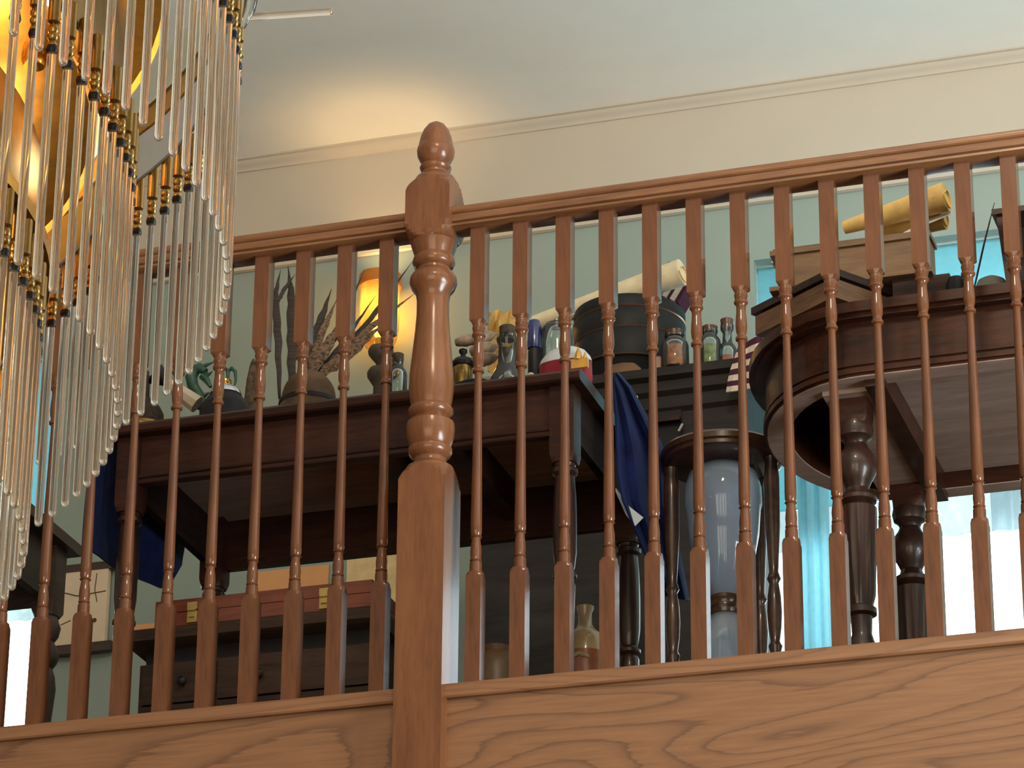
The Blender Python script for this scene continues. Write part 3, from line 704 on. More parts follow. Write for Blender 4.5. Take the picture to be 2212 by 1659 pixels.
# sconce on the wall
SX = at(820, 680, YW-0.09)
ztop = at(815, 598, YW-0.09).z; zbot = at(815, 757, YW-0.09).z
s_ = thing('wall_sconce', 'lit wall lamp with amber glass chimney behind the feathers', 'lamp', (SX.x, YW-0.09, zbot))
h = ztop-zbot
shp = [(0.020, 0.0), (0.036, 0.010), (0.048, 0.03), (0.0535, 0.06), (0.055, 0.10), (0.0545, h*0.80), (0.0565, h*0.90), (0.055, h)]
inn = [(r-0.003, z) for r, z in reversed(shp[1:])]
MB().lathe(shp+inn+[(0.017, 0.004)], 32, closed=False).build('glass_chimney', AMBERGL, s_)
MB().lathe([(0.0585, h*0.84), (0.0600, h*0.90), (0.0585, h), (0.0555, h), (0.0555, h*0.84)], 32, closed=True).build('amber_rim', plain('amber_lacquer', (0.62, 0.20, 0.02), 0.35, var=0.15), s_)
MB().lathe([(0.004, 0.014), (0.010, 0.02), (0.012, 0.03), (0.012, 0.034)], 16).build('lamp_holder', DKBRASS, s_)
MB().lathe([(0.008, 0.034), (0.013, 0.045), (0.0165, 0.060), (0.014, 0.080), (0.007, 0.10), (0.001, 0.112)], 16).build('bulb', BULB, s_)
MB().lathe([(0.002, -0.05), (0.008, -0.04), (0.012, -0.025), (0.022, -0.01), (0.024, 0.0), (0.018, 0.008)], 20).build('cup', DKBRASS, s_)
MB().tube([(0, 0, -0.02), (0, 0.04, -0.045), (0, 0.085, -0.02)], 0.006, 8).build('wall_arm', DKBRASS, s_)
MB().lathe([(0.03, 0.082), (0.034, 0.086), (0.034, 0.089)], 24).build('wall_plate', DKBRASS, s_, (0, 0, -0.02)).rotation_euler = (R(-90), 0, 0)
pl = bpy.data.lights.new('sconce_light', 'POINT'); pl.energy = 6.5; pl.color = (1.0, 0.62, 0.26); pl.shadow_soft_size = 0.03
po = bpy.data.objects.new('sconce_light', pl); col.objects.link(po); po.location = (SX.x, YW-0.09, zbot+0.13)

# hourglass on the floor
HY = 0.60
hc = at(1561, 985, HY); hz1 = hc.z
hg = thing('hourglass', 'giant hourglass in a brown wooden frame with turned posts', 'hourglass', (hc.x, HY, ZF))
H = hz1+0.010-ZF
MB().lathe([(0.122, H-0.034), (0.128, H-0.030), (0.128, H-0.022), (0.133, H-0.018), (0.133, H-0.006), (0.128, H)], 40).build('top_plate', HGWOOD, hg)
MB().lathe([(0.133, 0.0), (0.133, 0.016), (0.128, 0.020), (0.128, 0.03)], 40).build('bottom_plate', HGWOOD, hg)
zn = at(1561, 1311, HY).z-ZF
up = [(0.026, zn+0.014), (0.030, zn+0.022), (0.046, zn+0.055), (0.064, zn+0.10), (0.075, zn+0.16), (0.080, zn+0.22), (0.083, H-0.125), (0.082, H-0.085), (0.074, H-0.055), (0.055, H-0.040), (0.02, H-0.035)]
lo = [(0.02, 0.031), (0.055, 0.036), (0.074, 0.05), (0.082, 0.08), (0.083, 0.12), (0.080, zn-0.20), (0.075, zn-0.14), (0.062, zn-0.085), (0.044, zn-0.045), (0.031, zn-0.022), (0.026, zn-0.014)]
MB().lathe(up+[(max(0.004, r-0.004), z) for r, z in reversed(up)], 32).build('upper_bulb', SANDGLASS, hg)
MB().lathe(lo+[(max(0.004, r-0.004), z) for r, z in reversed(lo)], 32).build('lower_bulb', SANDGLASS, hg)
MB().lathe([(0.026, zn-0.024), (0.033, zn-0.020), (0.035, zn-0.012), (0.031, zn-0.004), (0.031, zn+0.004), (0.035, zn+0.012), (0.033, zn+0.020), (0.026, zn+0.024)], 24).build('neck_collar', HGWOOD, hg)
pp = [(0.012, 0.028), (0.016, 0.04), (0.017, 0.10), (0.013, 0.18), (0.010, 0.24), (0.015, 0.26), (0.010, 0.27), (0.014, 0.30), (0.016, 0.335), (0.0145, 0.37), (0.010, 0.40), (0.015, 0.41), (0.010, 0.425), (0.012, 0.46), (0.016, 0.53), (0.017, H-0.08), (0.014, H-0.05), (0.017, H-0.033)]
for aa in (188, 352, 62, 118):
    MB().lathe(pp, 16, (0.112*math.cos(R(aa)), 0.112*math.sin(R(aa)), 0)).build('post', HGWOOD, hg)

# vases on the floor between the tables
def lathe_thing(name, label, cat, u, Y, zbase, prof, mat, seg=24, group=None):
    p = at(u[0], u[1], Y)
    t = thing(name, label, cat, (p.x, Y, zbase), 0, group)
    return t
vz = at(1266, 1311, 0.85); vt = vz.z-ZF
v_ = thing('stoneware_vase', 'cream stoneware bottle vase with rust painted foot on the gallery floor', 'vase', (at(1264, 1400, 0.85).x, 0.85, ZF))
MB().lathe([(0.001, 0), (0.040, 0.0), (0.046, 0.02), (0.0465, vt-0.135), (0.0465, vt-0.085), (0.040, vt-0.068), (0.024, vt-0.055), (0.016, vt-0.042), (0.015, vt-0.018), (0.0195, vt-0.006), (0.020, vt), (0.016, vt), (0.012, vt-0.02), (0.012, vt-0.04)], 28).build('body', CERAM, v_)
MB().lathe([(0.047, 0.01), (0.0472, vt-0.118), (0.0468, vt-0.112), (0.0466, 0.01)], 28, closed=True).build('rust_band', TERRA, v_)
MB().tube([(0.047*math.sin(a), -0.0475*math.cos(a), vt-0.125-0.006*abs(a)*3) for a in [-0.5+0.1*i for i in range(11)]], [0.001, .003, .0045, .005, .005, .005, .005, .005, .0045, .003, .001], 6).build('cream_crescent', CERAM, v_)
jz = at(1072, 1400, 0.5).z-ZF
tag(MB().lathe([(0.001, 0), (0.042, 0), (0.050, 0.05), (0.050, jz-0.05), (0.036, jz-0.02), (0.030, jz-0.012), (0.033, jz), (0.026, jz), (0.024, jz-0.02)], 24).build('brown_jar', plain('brown_glaze', (0.13, 0.075, 0.035), 0.4, var=0.3), None, (at(1072, 1420, 0.5).x, 0.5, ZF)),
    'squat dark brown glazed jar on the floor right of the newel post', 'jar')

# ================================================================== things on the writing table
TZ = TA+0.001
def on_table(u, v, Y): p = at(u, v, Y); return p
def zt(u, v, Y): return at(u, v, Y).z-TZ
# dark wicker gourd
Y = 0.36; x = at(312, 860, Y).x; hh = zt(312, 815, Y)
bs = thing('wicker_flask', 'dark wicker round flask with short neck at the left end of the table', 'flask', (x, Y, TZ))
MB().lathe([(0.001, 0), (0.034, 0.0), (0.044, 0.015), (0.047, 0.040), (0.045, 0.066), (0.036, 0.084), (0.018, 0.098), (0.011, 0.110), (0.0105, hh-0.012), (0.014, hh), (0.008, hh)], 24).build('body', BASKET, bs)
MB().lathe([(0.0485, 0.028), (0.0495, 0.033), (0.0485, 0.038), (0.045, 0.033)], 24, closed=True).build('band', DKBRASS, bs)
MB().lathe([(0.007, hh-0.005), (0.008, hh+0.012), (0.005, hh+0.016)], 12).build('stopper', CORK, bs)
# megaphone
Y = 0.33
a = at(336, 808, Y); b = at(362, 826, Y+0.01); c = at(392, 850, Y+0.02); d = at(426, 874, Y+0.03)
mg = thing('ivory_trumpet', 'ivory and black speaking trumpet leaning beside the wicker flask', 'trumpet', tuple(d))
lc = lambda p: tuple(Vector(p)-d)
MB().tube([lc(b), lc(c), lc(d)], [0.011, 0.018, 0.021], 8).build('ivory_body', IVORY, mg)
MB().tube([lc(a), lc(a+(b-a)*0.5), lc(b)], [0.026, 0.018, 0.011], 16).build('black_bell', BLACKM, mg)
# dragon
Y = 0.40; bz = at(440, 850, Y)
dg = thing('dragon_figurine', 'small green dragon figurine rearing between the trumpet and the ink stand', 'figurine', (bz.x, Y, TZ))
gl_ = lambda u, v, y=Y: tuple(at(u, v, y)-Vector((bz.x, Y, TZ)))
MB().tube([gl_(437, 880), gl_(430, 855), gl_(417, 835), gl_(413, 815), gl_(420, 800), gl_(432, 795), gl_(444, 803)], [0.012, 0.013, 0.013, 0.014, 0.0135, 0.012, 0.008], 12).build('body', GREEND, dg)
MB().tube([gl_(436, 812), gl_(447, 822), gl_(455, 836)], [0.008, 0.008, 0.004], 8).build('foreleg', GREEND, dg)
MB().tube([gl_(430, 797), gl_(447, 788), gl_(462, 782)], [0.006, 0.004, 0.001], 8).build('horn', GREEND, dg)
MB().sheet([[gl_(438, 800), gl_(452, 806), gl_(459, 802)], [gl_(440, 812), gl_(447, 815), gl_(452, 812)]], 0.003).build('wing', GREEND, dg)
MB().tube([gl_(425, 850), gl_(440, 856), gl_(452, 848)], [0.007, 0.006, 0.002], 8).build('tail', GREEND, dg)
# ink stand
Y = 0.37; x = at(487, 860, Y).x; top = zt(487, 838, Y)
ik = thing('ink_stand', 'round silver ink stand on a black base with curled handle', 'ink stand', (x, Y, TZ))
MB().lathe([(0.001, 0), (0.056, 0.0), (0.056, top-0.050), (0.050, top-0.040), (0.034, top-0.018), (0.001, top-0.010)], 28).build('base', BLACKM, ik)
MB().lathe([(0.030, top-0.020), (0.036, top-0.018), (0.034, top-0.010), (0.026, top-0.001), (0.015, top+0.005), (0.001, top+0.007)], 28).build('silver_dish', STEEL, ik)
MB().lathe([(0.012, top+0.006), (0.013, top+0.012), (0.011, top+0.014), (0.012, top+0.018), (0.006, top+0.022)], 16).build('gold_cap', BRASS, ik)
MB().tube([(0.004, 0, top+0.016), (0.003, 0, top+0.040), (0.012, 0, top+0.046), (0.021, 0, top+0.036), (0.023, 0, top+0.016), (0.020, 0, top)], [0.003, 0.005, 0.005, 0.0045, 0.003, 0.002], 8).build('handle', GREEND, ik)
MB().tube([(-0.012, 0, top+0.052), (-0.002, 0, top+0.047), (0.005, 0, top+0.030)], [0.001, 0.003, 0.003], 8).build('quill_curl', BLACKM, ik)
# speckled cone
Y = 0.43; x = at(545, 830, Y).x; hh = zt(552, 775, Y)
tag(MB().lathe([(0.001, 0), (0.022, 0), (0.024, 0.02), (0.020, 0.06), (0.013, hh*0.75), (0.007, hh*0.93), (0.002, hh)], 14).build('pine_cone', plain('speckled_bark', (0.10, 0.065, 0.038), 0.9, var=0.8, nscale=70, bumpy=1.0), None, (x, Y, TZ)),
    'tall speckled brown cone standing left of the dark feathers', 'cone')
# felt hat
Y = 0.40; x = at(668, 830, Y).x; hh = zt(668, 803, Y)
ht = thing('felt_hat', 'brown felt hat lying under the fan of feathers', 'hat', (x, Y, TZ))
MB().lathe([(0.001, 0.001), (0.074, 0.001), (0.078, 0.006), (0.072, 0.02), (0.066, 0.05), (0.060, 0.072)]+[(max(0.001, 0.060*math.cos(a*math.pi/16)), 0.072+(hh-0.072)*math.sin(a*math.pi/16)) for a in range(1, 9)], 32).build('crown', HATM, ht)
MB().lathe([(0.0665, 0.056), (0.0655, 0.066), (0.060, 0.066), (0.061, 0.056)], 32, closed=True).build('hat_band', BLACKM, ht)
p = at(622, 803, 0.345)
tag(MB().lathe([(0.001, -0.040), (0.010, -0.039), (0.014, -0.030), (0.0155, -0.015), (0.0145, -0.004), (0.010, 0.006), (0.006, 0.010), (0.006, 0.014), (0.001, 0.015)], 18).build('glass_vial', thin_glass('amber_vial', (0.75, 0.55, 0.25), 1.45, 0.1, (0.8, 0.5, 0.2)), None, (p.x, 0.345, TZ+0.04)),
    'small amber glass vial left of the felt hat', 'vial')
# feathers
def feather(pts, w, mat, label, Y0, Y1, cat='feather', grp='feathers fanned above the felt hat', bend=0.0):
    P = []
    n_ = 14
    for i in range(n_+1):
        s = i/n_*(len(pts)-1); k0 = min(int(s), len(pts)-2); f = s-k0
        u = pts[k0][0]+(pts[k0+1][0]-pts[k0][0])*f; v = pts[k0][1]+(pts[k0+1][1]-pts[k0][1])*f
        P.append(at(u, v, Y0+(Y1-Y0)*i/n_))
    base = P[0].copy()
    t = thing('feather', label, cat, tuple(base), 0, grp)
    rows = []
    for i, q in enumerate(P):
        s = i/n_
        ww = w*mpp(q)*0.5*min(1.0, 0.35+2.2*s)*(1 if s < 0.6 else max(0.06, (1-s)/0.4))
        tan = (P[min(i+1, n_)]-P[max(i-1, 0)]).normalized(); side = tan.cross(CF).normalized()
        dep = side.cross(tan)
        wob = 1+0.18*math.sin(i*2.7)
        rows.append([q-base+side*ww*wob, q-base+dep*ww*0.25, q-base-side*ww*(2-wob), q-base-dep*ww*0.25])
    MB().rings(rows).build('vane', mat, t)
    MB().tube([q-base for q in P], [0.0016*(1-0.8*i/n_) for i in range(n_+1)], 6).build('shaft', FEATHERD, t)
    return t
feather([(604, 862), (600, 720), (594, 640), (606, 583)], 17, FEATHERD, 'leftmost dark upright feather with a narrow tip', 0.38, 0.42)
feather([(628, 862), (632, 740), (631, 650), (622, 575)], 24, FEATHERD, 'broad dark upright feather right of the leftmost one', 0.40, 0.44)
feather([(597, 660), (612, 628), (638, 592)], 9, FEATHERD, 'short dark feather barb crossing between the two upright feathers', 0.405, 0.43)
feather([(652, 812), (680, 730), (716, 624)], 22, FEATHERD, 'dark pointed feather leaning right behind the fourth baluster', 0.42, 0.46)
feather([(660, 812), (695, 720), (728, 645)], 15, FEATHERS, 'slim speckled feather close beside the dark leaning one', 0.42, 0.46)
feather([(664, 815), (700, 760), (738, 690)], 26, FEATHERS, 'broad speckled pheasant feather in the middle of the fan', 0.41, 0.44)
feather([(668, 818), (730, 720), (788, 580)], 11, FEATHERD, 'thin dark feather whose tip crosses the lamp rim', 0.43, 0.52)
feather([(672, 820), (745, 735), (812, 638)], 9, FEATHERD, 'thin dark feather crossing the lamp bulb', 0.43, 0.50)
feather([(676, 822), (750, 765), (826, 702)], 27, FEATHERS, 'broad speckled feather ending below the lamp bulb', 0.41, 0.46)
feather([(676, 824), (800, 690), (893, 562)], 11, FEATHERD, 'longest thin feather reaching the newel post', 0.46, 0.60)
feather([(680, 826), (790, 715), (896, 634)], 13, FEATHERS, 'long brown feather reaching the newel post just below the longest one', 0.46, 0.58)
feather([(682, 828), (705, 800), (742, 780)], 10, FEATHERS, 'small frayed feather low on the right of the hat', 0.41, 0.43)
# stacked dark stones
Y = 0.34; x = at(822, 790, Y).x
st = thing('stone_cairn', 'dark stone ornament of stacked rounded discs left of the newel', 'ornament', (x, Y, TZ))
hh = zt(822, 747, Y)
MB().lathe([(0.001, 0), (0.017, 0), (0.015, hh*0.15), (0.0145, hh*0.36), (0.020, hh*0.42), (0.028, hh*0.50), (0.029, hh*0.57), (0.024, hh*0.63), (0.012, hh*0.66), (0.001, hh*0.67)], 20).build('lower_stone', STONE, st)
MB().lathe([(0.001, hh*0.655), (0.009, hh*0.66), (0.010, hh*0.72), (0.018, hh*0.78), (0.027, hh*0.86), (0.028, hh*0.92), (0.024, hh*0.97), (0.001, hh)], 20).build('upper_stone', STONE, st)
# bottle helper
def bottle(label, u0, u1, vtop, Y, base_prof, cork_h, gmat=None, fill=None, fillh=0.4, capmat=None, name='corked_bottle', zb=None):
    zb = TZ if zb is None else zb
    uc = (u0+u1)/2; x = at(uc, vtop+40, Y).x; top = at(uc, vtop, Y).z-zb
    r = (u1-u0)/2*mpp((x, Y, zb+top/2))
    t = thing(name, label, 'bottle', (x, Y, zb))
    gh = top-cork_h*0.6
    pr = [(max(0.001, r*a), gh*b) for a, b in base_prof]
    rn = pr[-1][0]
    inner = [(max(0.001, a-0.0018), b) for a, b in reversed(pr) if b > 0.004]
    MB().lathe([(0.001, 0)]+pr+inner+[(0.001, 0.004)], 22).build('glass', gmat or CLEAR, t)
    if fill:
        fp = [(0.001, 0.0045)]+[(max(0.001, a-0.0024), max(0.0045, b)) for a, b in pr if b < gh*fillh]
        lastr = fp[-1][0]
        MB().lathe(fp+[(lastr*0.97, gh*fillh), (0.001, gh*fillh+0.002)], 20).build('contents', fill, t)
    MB().lathe([(0.001, gh-cork_h*0.4), (rn*0.86, gh-cork_h*0.4), (rn*0.92, gh), (rn*1.02, top-0.002), (rn*0.9, top), (0.001, top)], 16).build('cork', capmat or CORK, t)
    return t
FLASK = [(0.9, 0.0), (1.0, 0.06), (0.95, 0.14), (0.62, 0.36), (0.50, 0.46), (0.48, 0.80), (0.58, 0.86), (0.60, 0.92), (0.46, 0.95), (0.46, 1.0)]
JAR = [(0.94, 0.0), (1.0, 0.05), (1.0, 0.66), (0.93, 0.76), (0.66, 0.86), (0.62, 0.90), (0.72, 0.94), (0.72, 1.0)]
bottle('small corked clear bottle beside the stone ornament left of the newel', 838, 880, 765, 0.31, [(0.94, 0), (1.0, 0.06), (1.0, 0.62), (0.9, 0.72), (0.6, 0.80), (0.56, 0.90), (0.62, 1.0)], 0.020, fill=None)
# black velvet pouch, lidded pot
x = at(1022, 800, 0.30).x
tag(MB().lathe([(0.001, 0), (0.052, 0.0), (0.055, 0.006), (0.048, 0.016), (0.030, 0.024), (0.001, 0.028)], 20, sy=0.7).build('velvet_cushion', BLACKV, None, (x, 0.31, TZ)), 'flat black velvet cushion right of the newel post', 'cushion')
Y = 0.33; x = at(1000, 780, Y).x; zb = TZ+0.022; hh = at(1000, 753, Y).z-zb
pt = thing('lidded_pot', 'small dark bronze lidded pot on the black velvet cushion', 'pot', (x, Y, zb))
MB().lathe([(0.001, 0.0), (0.016, 0.0), (0.021, hh*0.25), (0.022, hh*0.45), (0.020, hh*0.55)], 20).build('bowl', DKBRASS, pt)
MB().lathe([(0.024, hh*0.55), (0.025, hh*0.62), (0.019, hh*0.72), (0.007, hh*0.78), (0.005, hh*0.84), (0.009, hh*0.90), (0.009, hh*0.96), (0.003, hh)], 20).build('lid', BLACKM, pt)
# seashells
sh_ = [(1008, 735, 54, 0.36), (1042, 730, 60, 0.40), (1045, 754, 64, 0.35), (1046, 776, 62, 0.34)]
labs = ['pinkish seashell at the left of the shell pile behind the bronze pot', 'uppermost pale seashell of the pile left of the conical bottle', 'banded middle seashell of the pile left of the conical bottle', 'lowest brown seashell of the pile left of the conical bottle']
for (u, v, w, Y), lb in zip(sh_, labs):
    p = at(u, v, Y); r = w/2*mpp(p)
    zz_ = max(TZ+r*0.5, p.z)
    t = tag(MB().lathe([(0.001, -r), (r*0.3, -r*0.92), (r*0.42, -r*0.55), (r*0.40, -0.5*r), (r*0.52, -r*0.1), (r*0.5, 0), (r*0.46, r*0.4), (r*0.3, r*0.75), (r*0.12, r*0.95), (0.001, r*1.15)], 18).build('seashell', SHELL, None, (p.x, Y, zz_)), lb, 'shell', 'seashell pile')
    t.rotation_euler = (R(15), R(75+u % 20), R(u % 30))
# pile support: a low wooden block under the shells
p = at(1035, 790, 0.37)
tag(MB().prism([(p.x-0.035, 0.345), (p.x+0.038, 0.345), (p.x+0.034, 0.40), (p.x-0.032, 0.40)], TZ, TZ+0.05).build('shell_block', IVORY), 'pale block of coral under the seashell pile', 'coral')
# crumpled parchment
Y = 0.46; p = at(1086, 720, Y)
g = []
for i in range(7):
    row = []
    for j in range(9):
        u = 1054+64*j/8; v = 672+ (130)*i/6 + 5*math.sin(j*1.7)
        q = at(u, v, Y+0.012*math.sin(1.9*i+2.3*j)+0.01*random.random()); row.append(tuple(q-p))
    g.append(row)
tag(MB().sheet(g, 0.003).build('crumpled_parchment', PARCHG, None, tuple(p)), 'crumpled golden parchment propped behind the conical bottle', 'parchment')
bottle('conical clear glass flask with a cork and pale sand', 1056, 1136, 706, 0.31, FLASK, 0.032, fill=plain('smoky_powder', (0.15, 0.12, 0.09), 0.8, var=0.5, nscale=60), fillh=0.72)
Y = 0.40; x = at(1154, 740, Y).x; hh = zt(1154, 694, Y)
bb = thing('blue_bottle', 'slim black bottle with dark blue stopper right of the conical flask', 'bottle', (x, Y, TZ))
MB().lathe([(0.001, 0), (0.013, 0), (0.0135, hh*0.62), (0.012, hh*0.66), (0.001, hh*0.67)], 18).build('body', BLACKM, bb)
MB().lathe([(0.0145, hh*0.66), (0.0155, hh*0.70), (0.0155, hh*0.94), (0.012, hh), (0.001, hh)], 18).build('stopper', BLUEGL, bb)
# pale roll behind
def roll(name, a, b, r0, r1, mat, label, seg=18, group=None):
    a = Vector(a); b = Vector(b); t = thing(name, label, 'scroll', tuple(a), 0, group)
    dd = (b-a)
    MB().tube([dd*(i/6) for i in range(7)], [r0+(r1-r0)*i/6 for i in range(7)], seg).build('outer_sheet', mat, t)
    ax = dd.normalized(); n1 = ax.cross(Vector((0, 0, 1))).normalized(); n2 = ax.cross(n1)
    rows = []
    for i in range(2):
        row = []
        for j in range(14):
            an = 0.3+j*0.42; rr = r1*(0.95-0.045*j)
            row.append(dd*(1.0 if i else 0.9)+ax*(0.004 if i else 0)+n1*rr*math.cos(an)+n2*rr*math.sin(an))
        rows.append(row)
    MB().sheet(rows, 0.0012).build('inner_curl', PARCHG, t)
    e = [dd*0.02+n1*r0*1.0, dd*0.98+n1*r1*1.0]
    MB().sheet([[dd*0.02+(n1*math.cos(q)+n2*math.sin(q))*(r0+0.001+0.0015*k_) for k_, q in enumerate((3.9, 4.3, 4.6))], [dd*0.97+(n1*math.cos(q)+n2*math.sin(q))*(r1+0.001+0.0015*k_) for k_, q in enumerate((3.9, 4.3, 4.6))]], 0.001).build('loose_edge', mat, t)
    return t
# glass dome jar
Y = 0.42; x = at(1203, 740, Y).x; hh = zt(1203, 699, Y); r = 38*mpp((x, Y, 0.85))
dj = thing('glass_jar', 'smoky glass jar with steel collar behind the red and white dome', 'jar', (x, Y, TZ))
MB().lathe([(0.001, 0), (r, 0.0), (r, hh*0.75), (r*0.93, hh*0.9), (r*0.7, hh*0.98), (r*0.3, hh), (r*0.3, hh-0.003), (r*0.68, hh*0.96), (r*0.9, hh*0.88), (r-0.003, hh*0.73), (r-0.003, 0.004), (0.001, 0.004)], 28).build('glass', CLEAR, dj)
MB().lathe([(r*0.25, hh), (r*0.28, hh+0.006), (r*0.14, hh+0.010), (0.001, hh+0.010)], 16).build('collar', STEEL, dj)
MB().lathe([(0.001, 0.005), (r*0.86, 0.005), (r*0.86, hh*0.42), (0.001, hh*0.45)], 20).build('contents', plain('dried_moss', (0.10, 0.095, 0.06), 0.9, var=0.4), dj)
# red white dome
Y = 0.33; x = at(1222, 790, Y).x; hh = zt(1222, 750, Y); r = 60*mpp((x, Y, 0.85))
sg = thing('snow_dome', 'half round white and red dome with a gold figure at the front of the table', 'dome', (x, Y, TZ))
MB().lathe([(r*0.97, 0.0), (r, 0.010), (r*0.97, hh*0.55), (r*0.90, hh*0.62), (0.001, hh*0.63)], 32, sy=0.5).build('red_base', REDP, sg)
MB().lathe([(r*0.99, hh*0.56), (r*0.93, hh*0.68), (r*0.72, hh*0.86), (r*0.42, hh*0.965), (0.001, hh)], 32, sy=0.5).build('white_shell', WHITEC, sg)
q = at(1253, 780, Y-r*0.5-0.003)-Vector((x, Y, TZ))
MB().prism([(q.x-0.018, q.y-0.006), (q.x+0.018, q.y-0.006), (q.x+0.018, q.y+0.004), (q.x-0.018, q.y+0.004)], 0.02, q.z+0.004).lathe([(0.010, 0), (0.008, 0.012), (0.001, 0.030)], 8, (q.x-0.004, q.y, q.z+0.003)).lathe([(0.006, 0), (0.004, 0.008), (0.001, 0.016)], 8, (q.x+0.011, q.y, q.z+0.003)).build('gold_figure', GOLDF, sg)
p = at(1150, 800, 0.285)
t = tag(MB().lathe([(0.001, -0.012), (0.006, -0.009), (0.010, 0), (0.008, 0.008), (0.001, 0.014)], 14).build('cowrie_shell', IVORY, None, (at(1146, 795, 0.29).x, 0.29, TZ+0.010)), 'tiny pale cowrie shell between the flask and the red and white dome', 'shell')
t.rotation_euler = (R(80), 0, R(30))

# ================================================================== things on the dresser
DZ = cz+0.001
Y = 1.415; xc = at(1360, 700, Y).x; r = 121*mpp((xc, Y, 1.4))
hb = thing('hat_box', 'large round black hat box with thin copper bands on the dresser', 'hat box', (xc, Y, DZ))
def hz(v): return at(1360, v, Y-r).z-DZ
zs = [hz(v) for v in (760, 700, 655, 630)]
zs = [z for z in zs]
MB().lathe([(0.001, 0), (r*0.72, 0.0), (r*0.86, zs[0]*0.7), (r*0.95, zs[0])], 48).build('foot', HATBOX, hb)
for z0, z1 in zip(zs, zs[1:]):
    MB().lathe([(0.001, z0), (r*0.99, z0), (r, z0+0.003), (r, z1-0.003), (r*0.99, z1), (0.001, z1)], 48).build('drum', HATBOX, hb)
for z0 in zs[:3]:
    MB().lathe([(r, z0-0.002), (r+0.0025, z0), (r, z0+0.002), (r-0.002, z0)], 48, closed=True).build('copper_band', COPPER, hb)
HT = DZ+zs[3]
# parchments on the hat box
a = at(1152, 700, 1.40); b = at(1474, 588, 1.34)
roll('parchment_roll', a, b, 0.020, 0.034, PARCHP, 'long pale parchment roll lying across the black hat box')
# striped bundle
p = at(1462, 612, 1.47)
sc_ = thing('striped_scarf', 'folded maroon scarf with white stripes on top of the hat box', 'scarf', (p.x, 1.47, HT))
z_ = p.z-HT
MB().box((0, 0, z_-0.012), (0.080, 0.07, 0.085), mat=Matrix.Rotation(R(32), 3, 'Y')).build('folded_body', MAROON, sc_, smooth=False)
for k_ in range(3):
    o = MB().box((0, 0, 0), (0.014, 0.0735, 0.0875)).build('white_stripe', CREAMWOOL, sc_, (0.022*(k_-1)*0.9, 0, z_-0.012-0.012*(k_-1)), smooth=False)
    o.rotation_euler = (0, R(32), 0)
bottle('corked jar of orange spice on the dresser beside the hat box', 1427, 1489, 716, 1.272, JAR, 0.016, fill=SPICE, fillh=0.62, capmat=BROWNLID, name='spice_jar', zb=DZ)
bottle('corked jar of green herbs on the dresser, middle of the three', 1509, 1558, 706, 1.31, JAR, 0.016, fill=HERB, fillh=0.60, capmat=BROWNLID, name='herb_jar', zb=DZ)
bottle('tall jar of red berries with brown stopper at the dresser corner', 1549, 1593, 690, 1.33, [(0.94, 0), (1.0, 0.05), (1.0, 0.42), (0.9, 0.52), (0.5, 0.64), (0.46, 0.84), (0.66, 0.9), (0.66, 1.0)], 0.026, fill=BERRY, fillh=0.33, capmat=BROWNLID, name='berry_bottle', zb=DZ)
p = at(1362, 785, 1.28)
tag(MB().lathe([(0.001, 0), (0.050, 0.0), (0.046, 0.012), (0.032, 0.026), (0.001, 0.032)], 24, sy=0.36).build('leather_pouch', plain('brown_leather', (0.17, 0.085, 0.04), 0.7, var=0.3), None, (p.x-0.015, 1.262, DZ)), 'low brown leather pouch in front of the hat box foot', 'pouch')
tag(MB().lathe([(0.001, 0), (0.016, 0), (0.018, 0.02), (0.015, 0.034), (0.008, 0.04), (0.001, 0.042)], 16).build('clay_pot', plain('pinkish_clay', (0.42, 0.27, 0.19), 0.7, var=0.15), None, (at(1424, 770, 1.28).x, 1.275, DZ)), 'small pinkish clay pot left of the orange spice jar', 'pot')
# scarf hanging over dresser corner
top = at(1606, 735, 1.27)
hs = thing('hanging_scarf', 'maroon and cream striped scarf hanging over the dresser corner', 'scarf', (top.x, 1.22, DZ))
ol = [(1596, 750), (1588, 775), (1579, 800), (1573, 825), (1570, 848)]; orr = [(1642, 725), (1640, 755), (1636, 785), (1634, 815), (1632, 838)]
rows = []
for (u0, v0), (u1, v1) in zip(ol, orr):
    rows.append([tuple(at(u0+(u1-u0)*j/6, v0+(v1-v0)*j/6, 1.215-0.006*math.sin(j*1.6))-Vector((top.x, 1.22, DZ))) for j in range(7)])
rr_ = densify(rows, 2)
bands = len(rr_)-1
for i in range(bands):
    MB().sheet([rr_[i], rr_[i+1]], 0.006).build('stripe', MAROON if i % 2 == 0 else CREAMWOOL, hs)
MB().sheet([rr_[0], [tuple(Vector(q)+Vector((0.01, 0.14, 0.0))) for q in rr_[0]]], 0.006).build('top_fold', MAROON, hs)

# ================================================================== things on the oval table
OZ = TB+0.001
# dark support block, rotated tray, upper box
ang = math.atan2(-0.565, 0.82)
cor = Vector((0.786, 0.222, 0))
e1 = Vector((-0.82, 0.572, 0)); e2 = Vector((0.572, 0.82, 0))
l1, l2 = 0.245, 0.20
ctr = cor+e1*l1/2+e2*l2/2
zt0 = at(1790, 642, 0.222).z; zt1 = at(1790, 585, 0.222).z
rz = math.atan2(e2.y, e2.x)
tr_ = thing('moulded_tray', 'brown moulded oak tray set cornerwise under the wooden box', 'tray', (ctr.x, ctr.y, OZ), rz)
b0, b1 = zt0-OZ, zt1-OZ
MB().b2(-l2/2+0.03, l2/2-0.03, -l1/2+0.03, l1/2-0.03, 0.0, b0).build('plinth', MAHOG, tr_, smooth=False)
MB().b2(-l2/2, l2/2, -l1/2, l1/2, b0, b0+(b1-b0)*0.72).build('side_board', TANV, tr_, smooth=False)
MB().b2(-l2/2+0.012, l2/2-0.012, -l1/2+0.012, l1/2-0.012, b0+(b1-b0)*0.72, b0+(b1-b0)*0.80).build('groove', CHESTW, tr_, smooth=False)
